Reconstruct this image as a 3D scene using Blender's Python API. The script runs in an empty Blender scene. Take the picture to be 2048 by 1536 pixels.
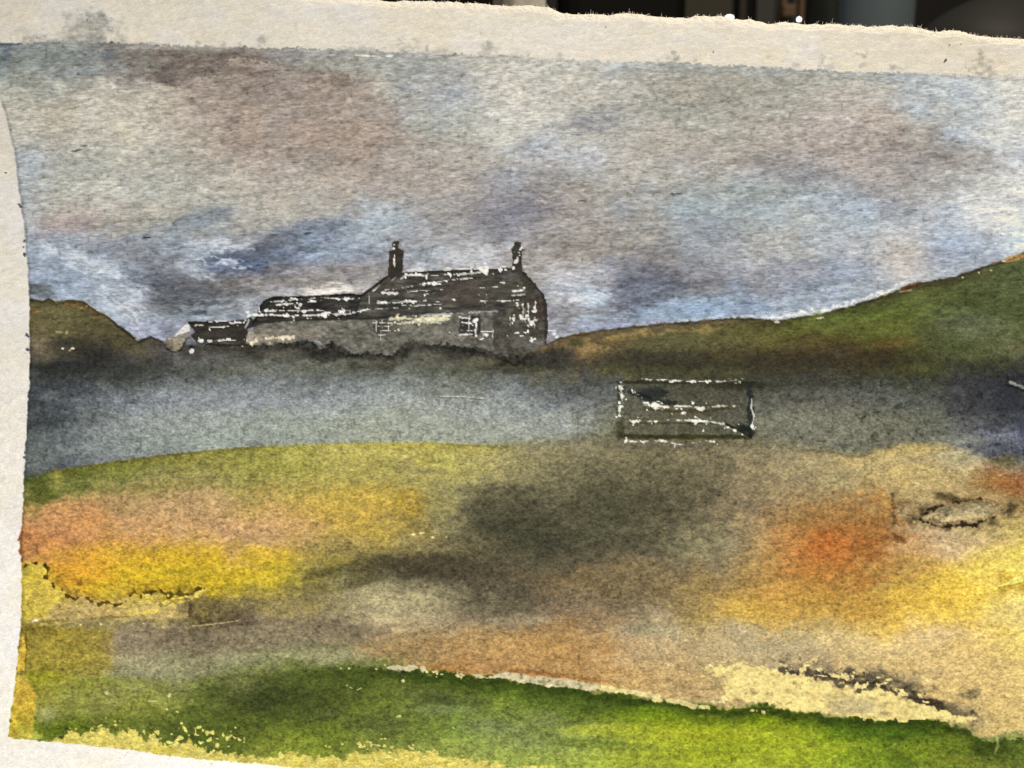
import bpy, math
import numpy as np
from mathutils import Vector, Matrix

# ------------------------------------------------------------------ frame of the sheet
S = 0.28 / 2048                    # metres per painting unit
LEAN = math.radians(15)            # the sheet leans back
D = 0.40                           # camera to sheet
U = Vector((1, 0, 0)); V = Vector((0, math.sin(LEAN), math.cos(LEAN))); N = Vector((0, -math.cos(LEAN), math.sin(LEAN)))
EYE = N * D
TABLE_Z = -0.140

# ------------------------------------------------------------------ camera
scene = bpy.context.scene
cam_data = bpy.data.cameras.new('camera'); cam = bpy.data.objects.new('camera', cam_data); scene.collection.objects.link(cam)
cam.matrix_world = Matrix(((U.x, V.x, N.x, EYE.x), (U.y, V.y, N.y, EYE.y), (U.z, V.z, N.z, EYE.z), (0, 0, 0, 1)))
cam_data.sensor_width = 36; cam_data.lens = 36 * D / 0.28
cam_data.clip_start = 0.01; cam_data.clip_end = 50
cam_data.dof.use_dof = True; cam_data.dof.focus_distance = D; cam_data.dof.aperture_fstop = 24
scene.camera = cam

# ------------------------------------------------------------------ light: unseen lights for an indoor room
world = bpy.data.worlds.new('World'); scene.world = world; world.use_nodes = True
bg = world.node_tree.nodes['Background']; bg.inputs[0].default_value = (1.0, 0.86, 0.66, 1); bg.inputs[1].default_value = 0.10

def area_light(name, loc, target, size, energy, col):
    ld = bpy.data.lights.new(name, 'AREA'); ld.shape = 'DISK'; ld.size = size; ld.energy = energy; ld.color = col
    lo = bpy.data.objects.new(name, ld); scene.collection.objects.link(lo); lo.location = loc
    lo.rotation_euler = (Vector(target) - Vector(loc)).to_track_quat('-Z', 'Y').to_euler()
    return lo
area_light('key_lamp', (0.42, -0.20, 0.60), (0.05, 0, 0.02), 0.10, 2.7, (1.0, 0.83, 0.56))  # warm key lamp out of view, upper right
area_light('fill_light', (-0.035, -0.40, -0.105), (-0.02, 0, -0.09), 0.10, 1.6, (1.0, 0.975, 0.945))  # unseen fill, added low in front to brighten the lower sheet
area_light('edge_light', (0.12, 0.30, 1.20), (0.08, 0.05, 0.05), 0.14, 9.0, (1.0, 0.90, 0.74))  # unseen light added overhead to brighten the torn edge and tooth

vs = scene.view_settings
vs.view_transform = 'Standard'; vs.look = 'None'; vs.exposure = 0.0; vs.gamma = 1.0; vs.use_curve_mapping = False
scene.cycles.use_denoising = False
scene.render.filter_size = 1.1; scene.cycles.sample_clamp_indirect = 1.0

C = scene.collection

GRAIN = 0.105
PAPER_RGB = (244, 238, 224)

# ---------------------------------------------------------------- the painting itself
# Everything below works on a sheet grid whose nodes carry the coordinates (x, y) of the
# painting, 2048 units to 0.28 m.  T holds the pigment colour, H the tooth of the paper
# and L which wash or painted thing a spot belongs to.
TAB = np.random.RandomState(7).rand(1024, 1024).astype(np.float32)

def vnoise(x, y, seed=0):
    x = x + seed * 37.7; y = y + seed * 91.3
    xi = np.floor(x); yi = np.floor(y)
    fx = (x - xi).astype(np.float32); fy = (y - yi).astype(np.float32)
    fx = fx * fx * fx * (fx * (fx * 6 - 15) + 10); fy = fy * fy * fy * (fy * (fy * 6 - 15) + 10)
    a = xi.astype(np.int64) & 1023; b = yi.astype(np.int64) & 1023
    a1 = (a + 1) & 1023; b1 = (b + 1) & 1023
    return ((TAB[b, a] * (1 - fx) + TAB[b, a1] * fx) * (1 - fy)
            + (TAB[b1, a] * (1 - fx) + TAB[b1, a1] * fx) * fy) * 2 - 1

def fbm(x, y, seed=0, octaves=3, gain=0.55):
    s = 0; a = 1.0; n = 0
    for k in range(octaves):
        s = s + a * vnoise(x, y, seed + 11 * k); n += a * a
        x = x * 2.03; y = y * 2.03; a *= gain
    return s / math.sqrt(n) * 1.6

def sstep(a, b, v):
    t = np.clip((v - a) / (b - a), 0, 1)
    return t * t * (3 - 2 * t)

def hexrow(s):
    return [[int(c[i:i + 2], 16) for i in (0, 2, 4)] for c in s.split()]

def lattice(rows, y0, dy, dx, gx, gy):
    """smooth (cubic) interpolation of a lattice of colours"""
    A = np.array(rows, dtype=np.float32)
    u = np.clip(gx / dx, 0, A.shape[1] - 1.001); v = np.clip((gy - y0) / dy, 0, A.shape[0] - 1.001)
    ui = np.floor(u).astype(np.int32); vi = np.floor(v).astype(np.int32)
    fu = (u - ui)[..., None].astype(np.float32); fv = (v - vi)[..., None].astype(np.float32)
    def w4(f):
        return (-0.5 * f + f * f - 0.5 * f ** 3, 1 - 2.5 * f * f + 1.5 * f ** 3,
                0.5 * f + 2 * f * f - 1.5 * f ** 3, -0.5 * f * f + 0.5 * f ** 3)
    wu = w4(fu); wv = w4(fv); out = 0
    for j in range(4):
        jj = np.clip(vi + j - 1, 0, A.shape[0] - 1)
        r = 0
        for i in range(4):
            r = r + A[jj, np.clip(ui + i - 1, 0, A.shape[1] - 1)] * wu[i]
        out = out + r * wv[j]
    return out

# pigment lattices: columns every 128 units, rows every 64
SKY = """
62686a 787b73 6f675f 6f645c 746a62 84827a 8e8e88 a2a29c b8b4a6 b2aea2 a5a59e 96948a 91918a 91918a 969996 b2b2ac b9b4a8
646c6e 7a7c74 70665f 70635b 766a62 84807a 8e8e87 9c9b94 b9b4a5 b2aea2 a5a59e 96948a 91918a 919189 969996 b2b2ac b9b4a8
969482 9e9684 aca391 87766a 847064 8a766a a89a88 96989a beb7a8 b2ac9e a09a8e 8a8476 8c8a80 a5a094 a8a8a0 aab0b0 c3beb2
a8a292 a89e8a b6ac98 9e8e7d 968273 947e70 9e887a a0a098 beb8aa aca89e a59e92 9b9688 9b9286 a5968c a8a094 a0a5a5 c3c1bc
969690 96968e a5a091 968e80 968276 96867a 96887c 9e9488 a5a4a0 aaaaa8 a59c91 9b9288 968c84 968880 988c84 8c8680 b4b6b8
8c9294 a09e92 aca698 a5a294 a89e8e a09486 9b8e84 968c84 807a7a 8c847e 96948e 969a98 8c9292 989896 94908e b2b2ac c8c8c6
91989e 96877f 969084 828482 969490 878c90 8c969b 8c8884 737074 8c8480 8a8884 8c9496 969a98 a0a8ac 9ba2a8 a5acb4 c3c8c8
808a96 808a96 6e747e 828a91 4e586e 69768a 787a82 8a8a8c 918a87 827a74 787472 7d7e82 a0a09e 969a9e b2aca5 8c96a4 bec8cd
80889a 828e9e 969ea5 626266 6e6e70 7d7876 808084 8a8888 8a8480 a0a2a6 585c68 696a6e 767a84 7d8794 a0a5aa acb2b8 b8c0c6
8c98a8 94a2b2 96a2af 70767d 70767d 808084 8a8a8a 8a8888 828084 84848a 74808e 879baf 96a2b0 a0aab4 b4bac0 b8c0c6 b8c0c6
8c98a8 94a2b2 94a0ad 70767d 70767d 808084 8a8a8a 8a8888 828084 84848a 78869a 8ca0b4 9ba8b6 a0aab4 b4bac0 b8c0c6 b8c0c6
"""          # y = 64 .. 704
LAND = """
605638 605638 5a5234 5a564a 605c52 605c52 605c52 605c52 5c564c 735f3e 58543a 55522f 5c5a30 60682e 5e662e 585e32 555f37
695c37 6a6038 605a36 5a564a 605c52 605c52 605c52 605c52 5c564c 735f3e 5c583c 585634 625f30 626c30 5c662a 5c6640 586434
5f563e 48443a 48443a 5a5852 5a584c 54524a 4e4c44 4a483e 4a443c 6e5a3a 585237 555034 5f5630 554826 484426 525830 5c603c
3c404a 414450 505259 5d6066 686a72 6e7378 6e7276 686966 5f6165 4b4b52 48463e 3e3a32 484442 504e4e 4e4e4c 414040 2d2f34
3e424c 505660 6c7178 7a7e82 7b7f7e 80837f 84867f 868883 7f817e 7b7c7c 5a564a 524d42 5f5c56 625e58 585550 525250 444852
4a5026 555828 666430 726c38 78763c 8c8246 968a4b 968c4b 847a4e 6c6246 625842 625640 786a50 82765a 968460 918a78 787e88
485028 555828 625f30 73693a 786e37 82763a 877a3e 8a8044 766c44 5f5841 5c523e 645640 786648 87734e a58c5c 967a52 784e34
916944 a57048 a57852 9b7650 a57d4e a0803c a58737 736940 444134 4e4a3c 4b4638 5a4e38 7d6444 825c37 826b48 a58a62 91784b
a5643e af6c41 aa763c af8250 a57a55 917341 7d6937 645a37 484434 413f34 4e4637 696048 8c6c44 aa582a 96663e cdaa7d e1c35f
a59632 be8223 be961e b4911e af9123 695f2d 4b442d 463e30 4b4130 584830 5f4e34 645237 91693a 965f2d 9b733c e6b94b fadc6e
bea54b 967a50 a58c41 5f522d 736437 695c3e a09170 736650 4e4438 5f4e3a 5f503a 82693e b48741 a57837 d7a546 ebbe50 e6c878
7d6c26 968232 695a4b 5f5244 645848 625644 786244 826644 967046 8c6640 9b8464 aa9169 a5916e cdaf78 e1be82 e1b978 f0cd73
827828 787328 736e55 6e6c4e 5f6437 5a6234 6a643c 91643c 966a44 9b6e44 af8758 a5875c aa8e62 c0a070 c8a56e d7b276 dcb978
""" # y = 576 .. 1344
GRASS = """
827828 787328 736e55 6e6c4e 5f6437 4b5826 4a5a22 4e6020 506420 506420 506420 506420 506420 50641e 4b641e 505a28 6a5c3a
af9641 73763a 787a3c 5f6c2d 3c5020 485c20 556926 55692d 5a7628 4b6420 5f8219 739119 698c14 5a8212 4b7814 5f6e28 8c7a4a
64731a 556e19 5a6c23 465f1e 5f7023 5f7823 5a6e2d 698737 697d46 738746 96a537 9baa2d 96aa2d 82a028 557d1e 5a7823 506928
96964b 6e7828 78823c 78823c 828c37 7d8c32 8c964b 8c9650 829648 8ca046 91a53c a5b93c a5b93c 96b437 6e9128 69822d 5f732d
96964b 6e7828 78823c 78823c 828c37 7d8c32 8c964b 8c9650 829648 8ca046 91a53c a5b93c a5b93c 96b437 6e9128 69822d 5f732d
""" # y = 1344 .. 1600

def paint(x1, y1):
    """colour (sRGB 0..255), tooth height and part number on the grid x1 x y1"""
    W, Hh = len(x1), len(y1)
    X, Y = np.meshgrid(x1.astype(np.float32), y1.astype(np.float32))
    n6 = fbm(X / 7, Y / 7, 3, 2); n18 = fbm(X / 22, Y / 16, 4, 3); n60 = fbm(X / 75, Y / 50, 5, 3)
    n60b = fbm(X / 75, Y / 50, 25, 3); n18b = fbm(X / 24, Y / 18, 26, 3); n150 = fbm(X / 190, Y / 120, 8, 3)

    # ---- tooth of the cold-pressed paper: bumps drawn out sideways, felt fibres, fine grain
    drawn = 1 - sstep(600, 800, Y)                       # the felt marks run sideways in the upper half
    bump = fbm((X + 3 * n18) / 15, (Y + 0.14 * X + 2.5 * n18b) / 7.0, 12, 2, 0.6) * (1 - drawn) + fbm((X + 5 * n18) / 27, (Y + 0.10 * X + 2.5 * n18b) / 6.4, 14, 2, 0.6) * drawn
    fine = fbm(X / 5.0, (Y + 0.1 * X) / 3.2, 17, 2, 0.7) * (1 - drawn) + fbm(X / 11.0, (Y + 0.12 * X) / 3.4, 18, 2, 0.7) * drawn
    H = 0.62 * bump + 0.38 * fine

    def rows(s):
        return [hexrow(r) for r in s.strip().split('\n')]
    wx = X + 20 * n60 + 9 * n18; wy = Y + 13 * n60b + 6 * n18b + 1.5 * n6
    sky = lattice(rows(SKY), 64, 64, 128, wx, wy)
    land = lattice(rows(LAND), 576, 64, 128, wx, np.minimum(wy, 836))
    field = lattice(rows(LAND), 576, 64, 128, wx, np.maximum(wy, 904))
    grass = lattice(rows(GRASS), 1344, 64, 128, wx, wy)

    def line(pts, v):
        p = np.array(pts, dtype=np.float32)
        return np.interp(v, p[:, 0], p[:, 1]).astype(np.float32)

    # ---- extents of the washes
    top = line([(-400, 78), (0, 85), (60, 84), (170, 83), (250, 86), (400, 92), (500, 96), (650, 98), (770, 102), (850, 106), (1024, 112), (1150, 120),
                (1280, 124), (1400, 127), (1536, 134), (1650, 140), (1750, 144), (1850, 147), (1950, 152), (2048, 158), (2600, 190)], x1)[None, :]
    left = line([(-300, -200), (100, -40), (170, -10), (200, 0), (215, 5), (240, 12), (270, 18), (300, 26), (340, 31), (384, 36), (400, 40), (420, 41), (440, 46), (480, 48), (520, 53),
                 (560, 55), (600, 57), (650, 57), (700, 58), (768, 57), (800, 54), (850, 52), (900, 49), (950, 46), (1000, 45), (1040, 42), (1080, 38),
                 (1100, 38), (1130, 41), (1200, 41), (1250, 40), (1300, 34), (1350, 31), (1400, 25), (1440, 18), (1480, 15), (1700, 0)], y1)[:, None]
    bottom = line([(-300, 1460), (15, 1476), (60, 1481), (100, 1485), (170, 1492), (250, 1500), (330, 1512), (400, 1520), (512, 1529), (600, 1537), (2048, 1652), (2600, 1690)], x1)[None, :]
    ridge_l = line([(-300, 560), (57, 597), (85, 602), (95, 596), (110, 603), (125, 600), (150, 600), (165, 601), (185, 617), (215, 632), (235, 650), (250, 660),
                    (265, 672), (278, 680), (300, 673), (322, 682), (345, 676), (372, 690), (490, 690), (700, 700), (3000, 700)], x1)[None, :]
    ridge_r = line([(-300, 720), (1040, 706), (1090, 690), (1110, 678), (1150, 668), (1200, 660), (1250, 655), (1300, 649), (1350, 646), (1400, 642), (1450, 637), (1500, 636),
                    (1536, 641), (1561, 641), (1586, 636), (1623, 631), (1661, 624), (1696, 614), (1736, 601), (1773, 589), (1803, 576), (1836, 566),
                    (1886, 559), (1936, 545), (1986, 526), (2011, 521), (2036, 510), (2048, 504), (2600, 330)], x1)[None, :]
    ridge = np.where(x1[None, :] < 700, ridge_l, ridge_r)
    green_top = line([(-300, 1370), (60, 1372), (300, 1354), (520, 1338), (640, 1334), (775, 1337), (860, 1344), (960, 1353), (1024, 1362), (1100, 1372), (1200, 1384),
                      (1300, 1398), (1400, 1412), (1450, 1416), (1536, 1411), (1560, 1418), (1600, 1424), (1680, 1433), (1740, 1440), (1850, 1441), (1890, 1444), (1930, 1452),
                      (1950, 1470), (1985, 1485), (2010, 1475), (2048, 1478), (2600, 1510)], x1)[None, :]
    field_top = line([(-300, 975), (50, 956), (100, 944), (180, 930), (320, 911), (430, 900), (512, 894), (600, 889), (700, 886), (850, 884), (1000, 891), (1100, 886), (1230, 880), (1500, 888), (1540, 890),
                      (1620, 898), (1720, 912), (1760, 902), (1800, 889), (1900, 890), (1950, 908), (1990, 925), (2048, 922), (2600, 920)], x1)[None, :]

    T = sky.copy()
    # ---------------- helpers on windows of the grid
    def win(x0, y0, x2, y2):
        a, b = np.searchsorted(x1, (x0, x2)); c, d = np.searchsorted(y1, (y0, y2))
        return slice(max(c - 1, 0), min(d + 1, Hh)), slice(max(a - 1, 0), min(b + 1, W))
    def over(sl, m, col, gran=0.0):
        c = np.array(col, dtype=np.float32)
        m = m[..., None]
        T[sl] = T[sl] * (1 - m) + c * m
    def blob(x, y, rx, ry, col, op=1.0, rot=0.0, soft=0.6, warp=0.32, fine_=0.05):
        e = 1.7 * max(rx, ry) + 4
        sl = win(x - e, y - e, x + e, y + e)
        dx = X[sl] - x; dy = Y[sl] - y
        c, s = math.cos(rot), math.sin(rot)
        u = (c * dx + s * dy) / rx; v = (-s * dx + c * dy) / ry
        r = np.sqrt(u * u + v * v) + warp * n18[sl] * 0.6 + warp * n60[sl] * 0.35 + fine_ * n6[sl]
        m = 1 - sstep(1 - soft, 1 + soft * 0.7, r)
        over(sl, m * op, col)
        return sl, m
    def segdist(sl, pts):
        px = X[sl]; py = Y[sl]; best = np.full(px.shape, 1e9, np.float32); tt = np.zeros(px.shape, np.float32); acc = 0.0
        for (ax, ay), (bx, by) in zip(pts[:-1], pts[1:]):
            dx, dy = bx - ax, by - ay; ll = dx * dx + dy * dy + 1e-9
            t = np.clip(((px - ax) * dx + (py - ay) * dy) / ll, 0, 1)
            d = np.hypot(px - ax - t * dx, py - ay - t * dy)
            m = d < best
            best = np.where(m, d, best); tt = np.where(m, acc + t * math.sqrt(ll), tt)
            acc += math.sqrt(ll)
        return best, tt, acc
    def stroke(pts, w, col, op=1.0, rough=0.25, soft=1.2, gap=0.0, freq=14.0, seed=0, taper=0.0, ret=False):
        """a brush or pen line; gap > 0 breaks it into dashes that swell and fade"""
        if sum(col) > 600:
            w = w * 0.64; gap = gap + 0.07 if gap else 0; op = op * 0.9
        xs = [p[0] for p in pts]; ys = [p[1] for p in pts]; e = w * 2 + 5
        sl = win(min(xs) - e, min(ys) - e, max(xs) + e, max(ys) + e)
        d, t, tot = segdist(sl, pts)
        ww = w * (1 + rough * n6[sl] + rough * 0.6 * n18[sl])
        if gap:
            ww = ww * np.clip((vnoise(t / freq, 0 * t + seed * 3.1, 60 + seed) * 0.75 + vnoise(t / freq * 2.7, 0 * t + 7.7 + seed, 90 + seed) * 0.5 + 1 - gap * 1.6) * 1.3, 0, 1.35)
        if taper:
            ww = ww * np.clip(np.minimum(t, tot - t) / (taper * tot + 1e-6), 0, 1)
        m = 1 - sstep(ww - soft * 0.5, ww + soft * 0.5, d)
        m = np.where(ww < 0.25, 0, m) * op
        over(sl, m, col)
        return sl, m
    def poly(pts, col=None, op=1.0, rag=1.5, soft=2.0, n=None):
        xs = [p[0] for p in pts]; ys = [p[1] for p in pts]; e = 6 + 2 * rag
        sl = win(min(xs) - e, min(ys) - e, max(xs) + e, max(ys) + e)
        px = X[sl]; py = Y[sl]; ins = np.zeros(px.shape, bool)
        P = list(pts) + [pts[0]]
        for (ax, ay), (bx, by) in zip(P[:-1], P[1:]):
            if ay == by: continue
            c = (ay > py) != (by > py)
            ins ^= c & (px < (bx - ax) * (py - ay) / (by - ay) + ax)
        d, _, _ = segdist(sl, P)
        sd = np.where(ins, -d, d) + rag * (0.7 * n6[sl] + 0.6 * n18[sl])
        m = (1 - sstep(-soft / 2, soft / 2, sd)) * op
        if col is not None:
            over(sl, m, col)
        return sl, m
    def fleck(lst, col, soft=1.0, rag=0.25):
        for f in lst:
            x, y, w, h = f[:4]; w *= 0.80; h *= 0.80; a = f[4] if len(f) > 4 else 0.0
            e = max(w, h) + 3
            sl = win(x - e, y - e, x + e, y + e)
            dx = X[sl] - x; dy = Y[sl] - y; c, s = math.cos(a), math.sin(a)
            r = np.hypot((c * dx + s * dy) / (w / 2), (-s * dx + c * dy) / (h / 2)) * (1 + rag * n6[sl])
            m = 1 - sstep(0.75, 1.25, r)
            over(sl, m, col)
    def ridgeline(f, off0, off1, col, op, rag=2.0, x0=-500, x2=3000, fade=60, nz=None):
        """a band that follows a curve y = f(x) from off0 to off1 below it"""
        nz = n18 if nz is None else nz
        d = Y - f + rag * nz
        wdt = abs(off1 - off0)
        m = sstep(off0 - 0.35 * wdt, off0 + 0.15 * wdt + 0.5, d) * (1 - sstep(off1 - 0.5 * wdt, off1 + 0.3 * wdt, d))
        m = m * sstep(x0 - fade, x0 + fade, X) * (1 - sstep(x2 - fade, x2 + fade, X)) * op
        over((slice(None), slice(None)), m, col)
    ALL = (slice(None), slice(None))
    # ================= sky
    WHITE = (236, 233, 222)
    sl, m = poly([(225, 115), (275, 101), (350, 101), (420, 108), (470, 104), (520, 109), (580, 128), (640, 138), (700, 150), (700, 185), (560, 200), (450, 190), (352, 172), (320, 163), (270, 144)], (98, 84, 75), 0.85, rag=3.5, soft=6)
    poly([(360, 170), (480, 120), (640, 140), (735, 165), (775, 205), (805, 240), (806, 285), (760, 320), (640, 350), (560, 320), (460, 300), (430, 250)], (136, 118, 104), 0.75, rag=9, soft=12)
    stroke([(232, 120), (272, 146), (330, 168), (352, 173)], 3, (100, 84, 76), 0.5, soft=5)
    stroke([(275, 101), (350, 101), (420, 110), (450, 103), (520, 108), (580, 128), (640, 140)], 2.2, (98, 88, 80), 0.35, soft=3)
    blob(495, 143, 60, 8, (96, 82, 76), 0.5, 0.12); blob(690, 165, 30, 10, (100, 86, 78), 0.5)
    blob(620, 128, 60, 17, (124, 121, 106), 0.7); blob(765, 172, 22, 20, (186, 172, 150), 0.7); blob(835, 175, 75, 45, (146, 150, 150), 0.5)
    blob(850, 250, 55, 25, (140, 142, 132), 0.55); blob(1010, 165, 60, 50, (192, 184, 170), 0.4); blob(130, 130, 190, 40, (112, 115, 106), 0.6, -0.05); blob(90, 110, 120, 26, (96, 100, 96), 0.6); blob(410, 93, 160, 6, (142, 142, 132), 0.6); blob(10, 110, 14, 20, (66, 78, 84), 0.7)
    blob(215, 108, 24, 14, (82, 85, 88), 0.7); blob(150, 145, 70, 12, (118, 122, 124), 0.5, -0.1)
    blob(225, 215, 70, 60, (182, 172, 152), 0.5); blob(60, 330, 40, 60, (150, 156, 160), 0.5)
    blob(1190, 245, 50, 22, (134, 132, 132), 0.75, -0.1); blob(1180, 320, 45, 32, (182, 182, 184), 0.6); blob(1060, 300, 60, 14, (140, 146, 152), 0.5)
    blob(1400, 175, 110, 40, (140, 136, 122), 0.5); blob(1720, 225, 110, 50, (170, 152, 142), 0.4); blob(1760, 280, 50, 45, (128, 112, 104), 0.4)
    blob(1890, 300, 90, 34, (122, 114, 110), 0.6, 0.1); blob(1590, 335, 80, 30, (124, 122, 124), 0.55); blob(1560, 215, 60, 22, (150, 146, 136), 0.4)
    blob(1990, 265, 70, 30, (198, 194, 184), 0.6, -0.3); blob(1830, 190, 40, 60, (152, 160, 164), 0.5)
    blob(1500, 400, 160, 34, (142, 152, 152), 0.45, -0.05); blob(1700, 410, 90, 25, (150, 162, 174), 0.6, 0.1); blob(1420, 450, 60, 26, (118, 120, 130), 0.5)
    blob(1985, 425, 72, 40, (194, 194, 192), 0.6, 0.15); blob(1545, 474, 30, 15, (186, 186, 182), 0.7); blob(1800, 460, 60, 15, (184, 186, 186), 0.5)
    blob(1800, 512, 52, 24, (184, 174, 166), 0.75); blob(1900, 505, 40, 30, (136, 148, 166), 0.6); blob(1690, 540, 80, 26, (122, 134, 150), 0.6)
    blob(1590, 545, 60, 20, (118, 118, 128), 0.6); blob(1290, 580, 70, 40, (86, 90, 104), 0.75, -0.2); blob(1230, 620, 50, 26, (96, 98, 110), 0.55)
    blob(1360, 620, 120, 20, (130, 154, 178), 0.75, -0.1); blob(1500, 615, 80, 16, (126, 146, 172), 0.6, -0.05); blob(1490, 605, 14, 22, (90, 98, 120), 0.6, 0.4)
    blob(1185, 590, 34, 22, (172, 188, 200), 0.85, 0.2, warp=0.6); blob(1190, 655, 60, 10, (148, 170, 186), 0.8, -0.1, warp=0.6)
    blob(1130, 640, 60, 26, (112, 112, 116), 0.6); blob(1150, 545, 60, 24, (160, 158, 160), 0.6)
    for a in ([(1092, 592), (1130, 588), (1165, 588)], [(1095, 602), (1125, 600), (1160, 604)], [(1100, 562), (1135, 570), (1160, 566)], [(1120, 540), (1170, 560), (1205, 556)]):
        stroke(a, 3.0, (206, 205, 206), 0.75, rough=0.8, soft=3, gap=0.25, freq=18, seed=int(a[0][1]))
    blob(1035, 420, 60, 26, (112, 110, 116), 0.6); blob(1010, 350, 60, 18, (122, 124, 130), 0.5)
    # centre-left clouds
    blob(565, 485, 95, 26, (88, 94, 104), 0.7, -0.12); blob(508, 510, 30, 18, (74, 80, 92), 0.7); blob(640, 455, 80, 18, (98, 110, 128), 0.6, -0.15)
    blob(760, 455, 50, 40, (150, 162, 168), 0.6, 0.7); blob(660, 500, 90, 20, (120, 134, 148), 0.6, 0.15); blob(840, 470, 60, 30, (146, 142, 142), 0.5)
    blob(440, 490, 55, 10, (176, 184, 192), 0.75, 0.08, warp=0.7); blob(450, 527, 60, 8, (190, 196, 206), 0.8, 0.05, warp=0.7); blob(480, 480, 40, 8, (168, 174, 178), 0.6)
    blob(170, 520, 60, 14, (176, 182, 188), 0.7, 0.45, warp=0.6); blob(240, 560, 60, 20, (178, 184, 190), 0.6, 0.6, warp=0.6); blob(272, 610, 34, 30, (192, 196, 204), 0.8, 0.5, warp=0.7)
    blob(130, 480, 70, 24, (122, 134, 146), 0.6, -0.2); blob(245, 562, 26, 14, (118, 124, 142), 0.6); blob(330, 565, 75, 34, (80, 84, 94), 0.75, 0.5)
    blob(300, 500, 90, 34, (106, 112, 120), 0.6, 0.1); blob(380, 600, 115, 34, (78, 81, 84), 0.8, -0.1); blob(400, 545, 36, 12, (158, 164, 172), 0.6, 0.4, warp=0.6)
    blob(460, 560, 80, 26, (102, 98, 98), 0.6); blob(640, 545, 130, 24, (124, 116, 112), 0.7, -0.08); blob(560, 535, 70, 9, (86, 86, 90), 0.5, -0.15)
    blob(140, 445, 48, 24, (150, 132, 130), 0.55, -0.2); blob(250, 415, 50, 12, (166, 156, 142), 0.5); blob(400, 440, 60, 20, (104, 112, 118), 0.6, -0.3)
    blob(330, 640, 60, 12, (140, 154, 168), 0.5); blob(380, 625, 60, 12, (84, 94, 104), 0.6, -0.2); blob(500, 615, 30, 20, (170, 174, 178), 0.6, warp=0.6)
    blob(665, 580, 70, 12, (214, 204, 192), 0.9, -0.04, warp=0.5); blob(735, 565, 40, 14, (168, 158, 152), 0.5, -0.5); blob(570, 585, 40, 12, (172, 174, 176), 0.6)
    blob(915, 520, 100, 22, (178, 180, 184), 0.75); blob(840, 515, 34, 26, (134, 142, 148), 0.7); stroke([(866, 492), (862, 512), (850, 526), (838, 532)], 1.6, (86, 106, 118), 0.7, soft=2)
    blob(880, 498, 14, 12, (172, 184, 190), 0.7); blob(985, 530, 40, 8, (196, 198, 200), 0.7); blob(1020, 488, 18, 16, (188, 192, 194), 0.7)
    # faint drawn-out cloud streaks
    st = fbm(X / 55, (Y + 0.12 * X) / 13, 31, 3); st2 = fbm(X / 34, (Y - 0.10 * X) / 10, 36, 3)
    k = np.clip((Y - 380) / 160, 0.35, 1.0)
    st3 = fbm((X + 8 * n18) / 20, (Y + 0.10 * X + 5 * n18b) / 6.5, 39, 3)
    T *= (1 + (0.050 * st + 0.045 * st2 + 0.035 * st3) * k)[..., None]
    T += (np.stack([-1.0 * n60, 0 * n60, 1.2 * n60], -1) * 2.0)
    def breaks(x, y, rx, ry, rot, col, op, seed, thr=0.1, lx=30, ly=7):
        e = 1.3 * max(rx, ry); s = win(x - e, y - e, x + e, y + e); c, q = math.cos(rot), math.sin(rot)
        dx = X[s] - x; dy = Y[s] - y; u = c * dx + q * dy; v = -q * dx + c * dy
        env = np.clip(1 - (u / rx) ** 2 - (v / ry) ** 2, 0, 1)
        m = sstep(thr, thr + 0.55, fbm((u + 6 * n18[s]) / lx, (v + 3 * n18b[s]) / ly, seed, 3) * 0.8 + env - 0.55) * sstep(0, 0.25, env) * op
        over(s, m, col)
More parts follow.
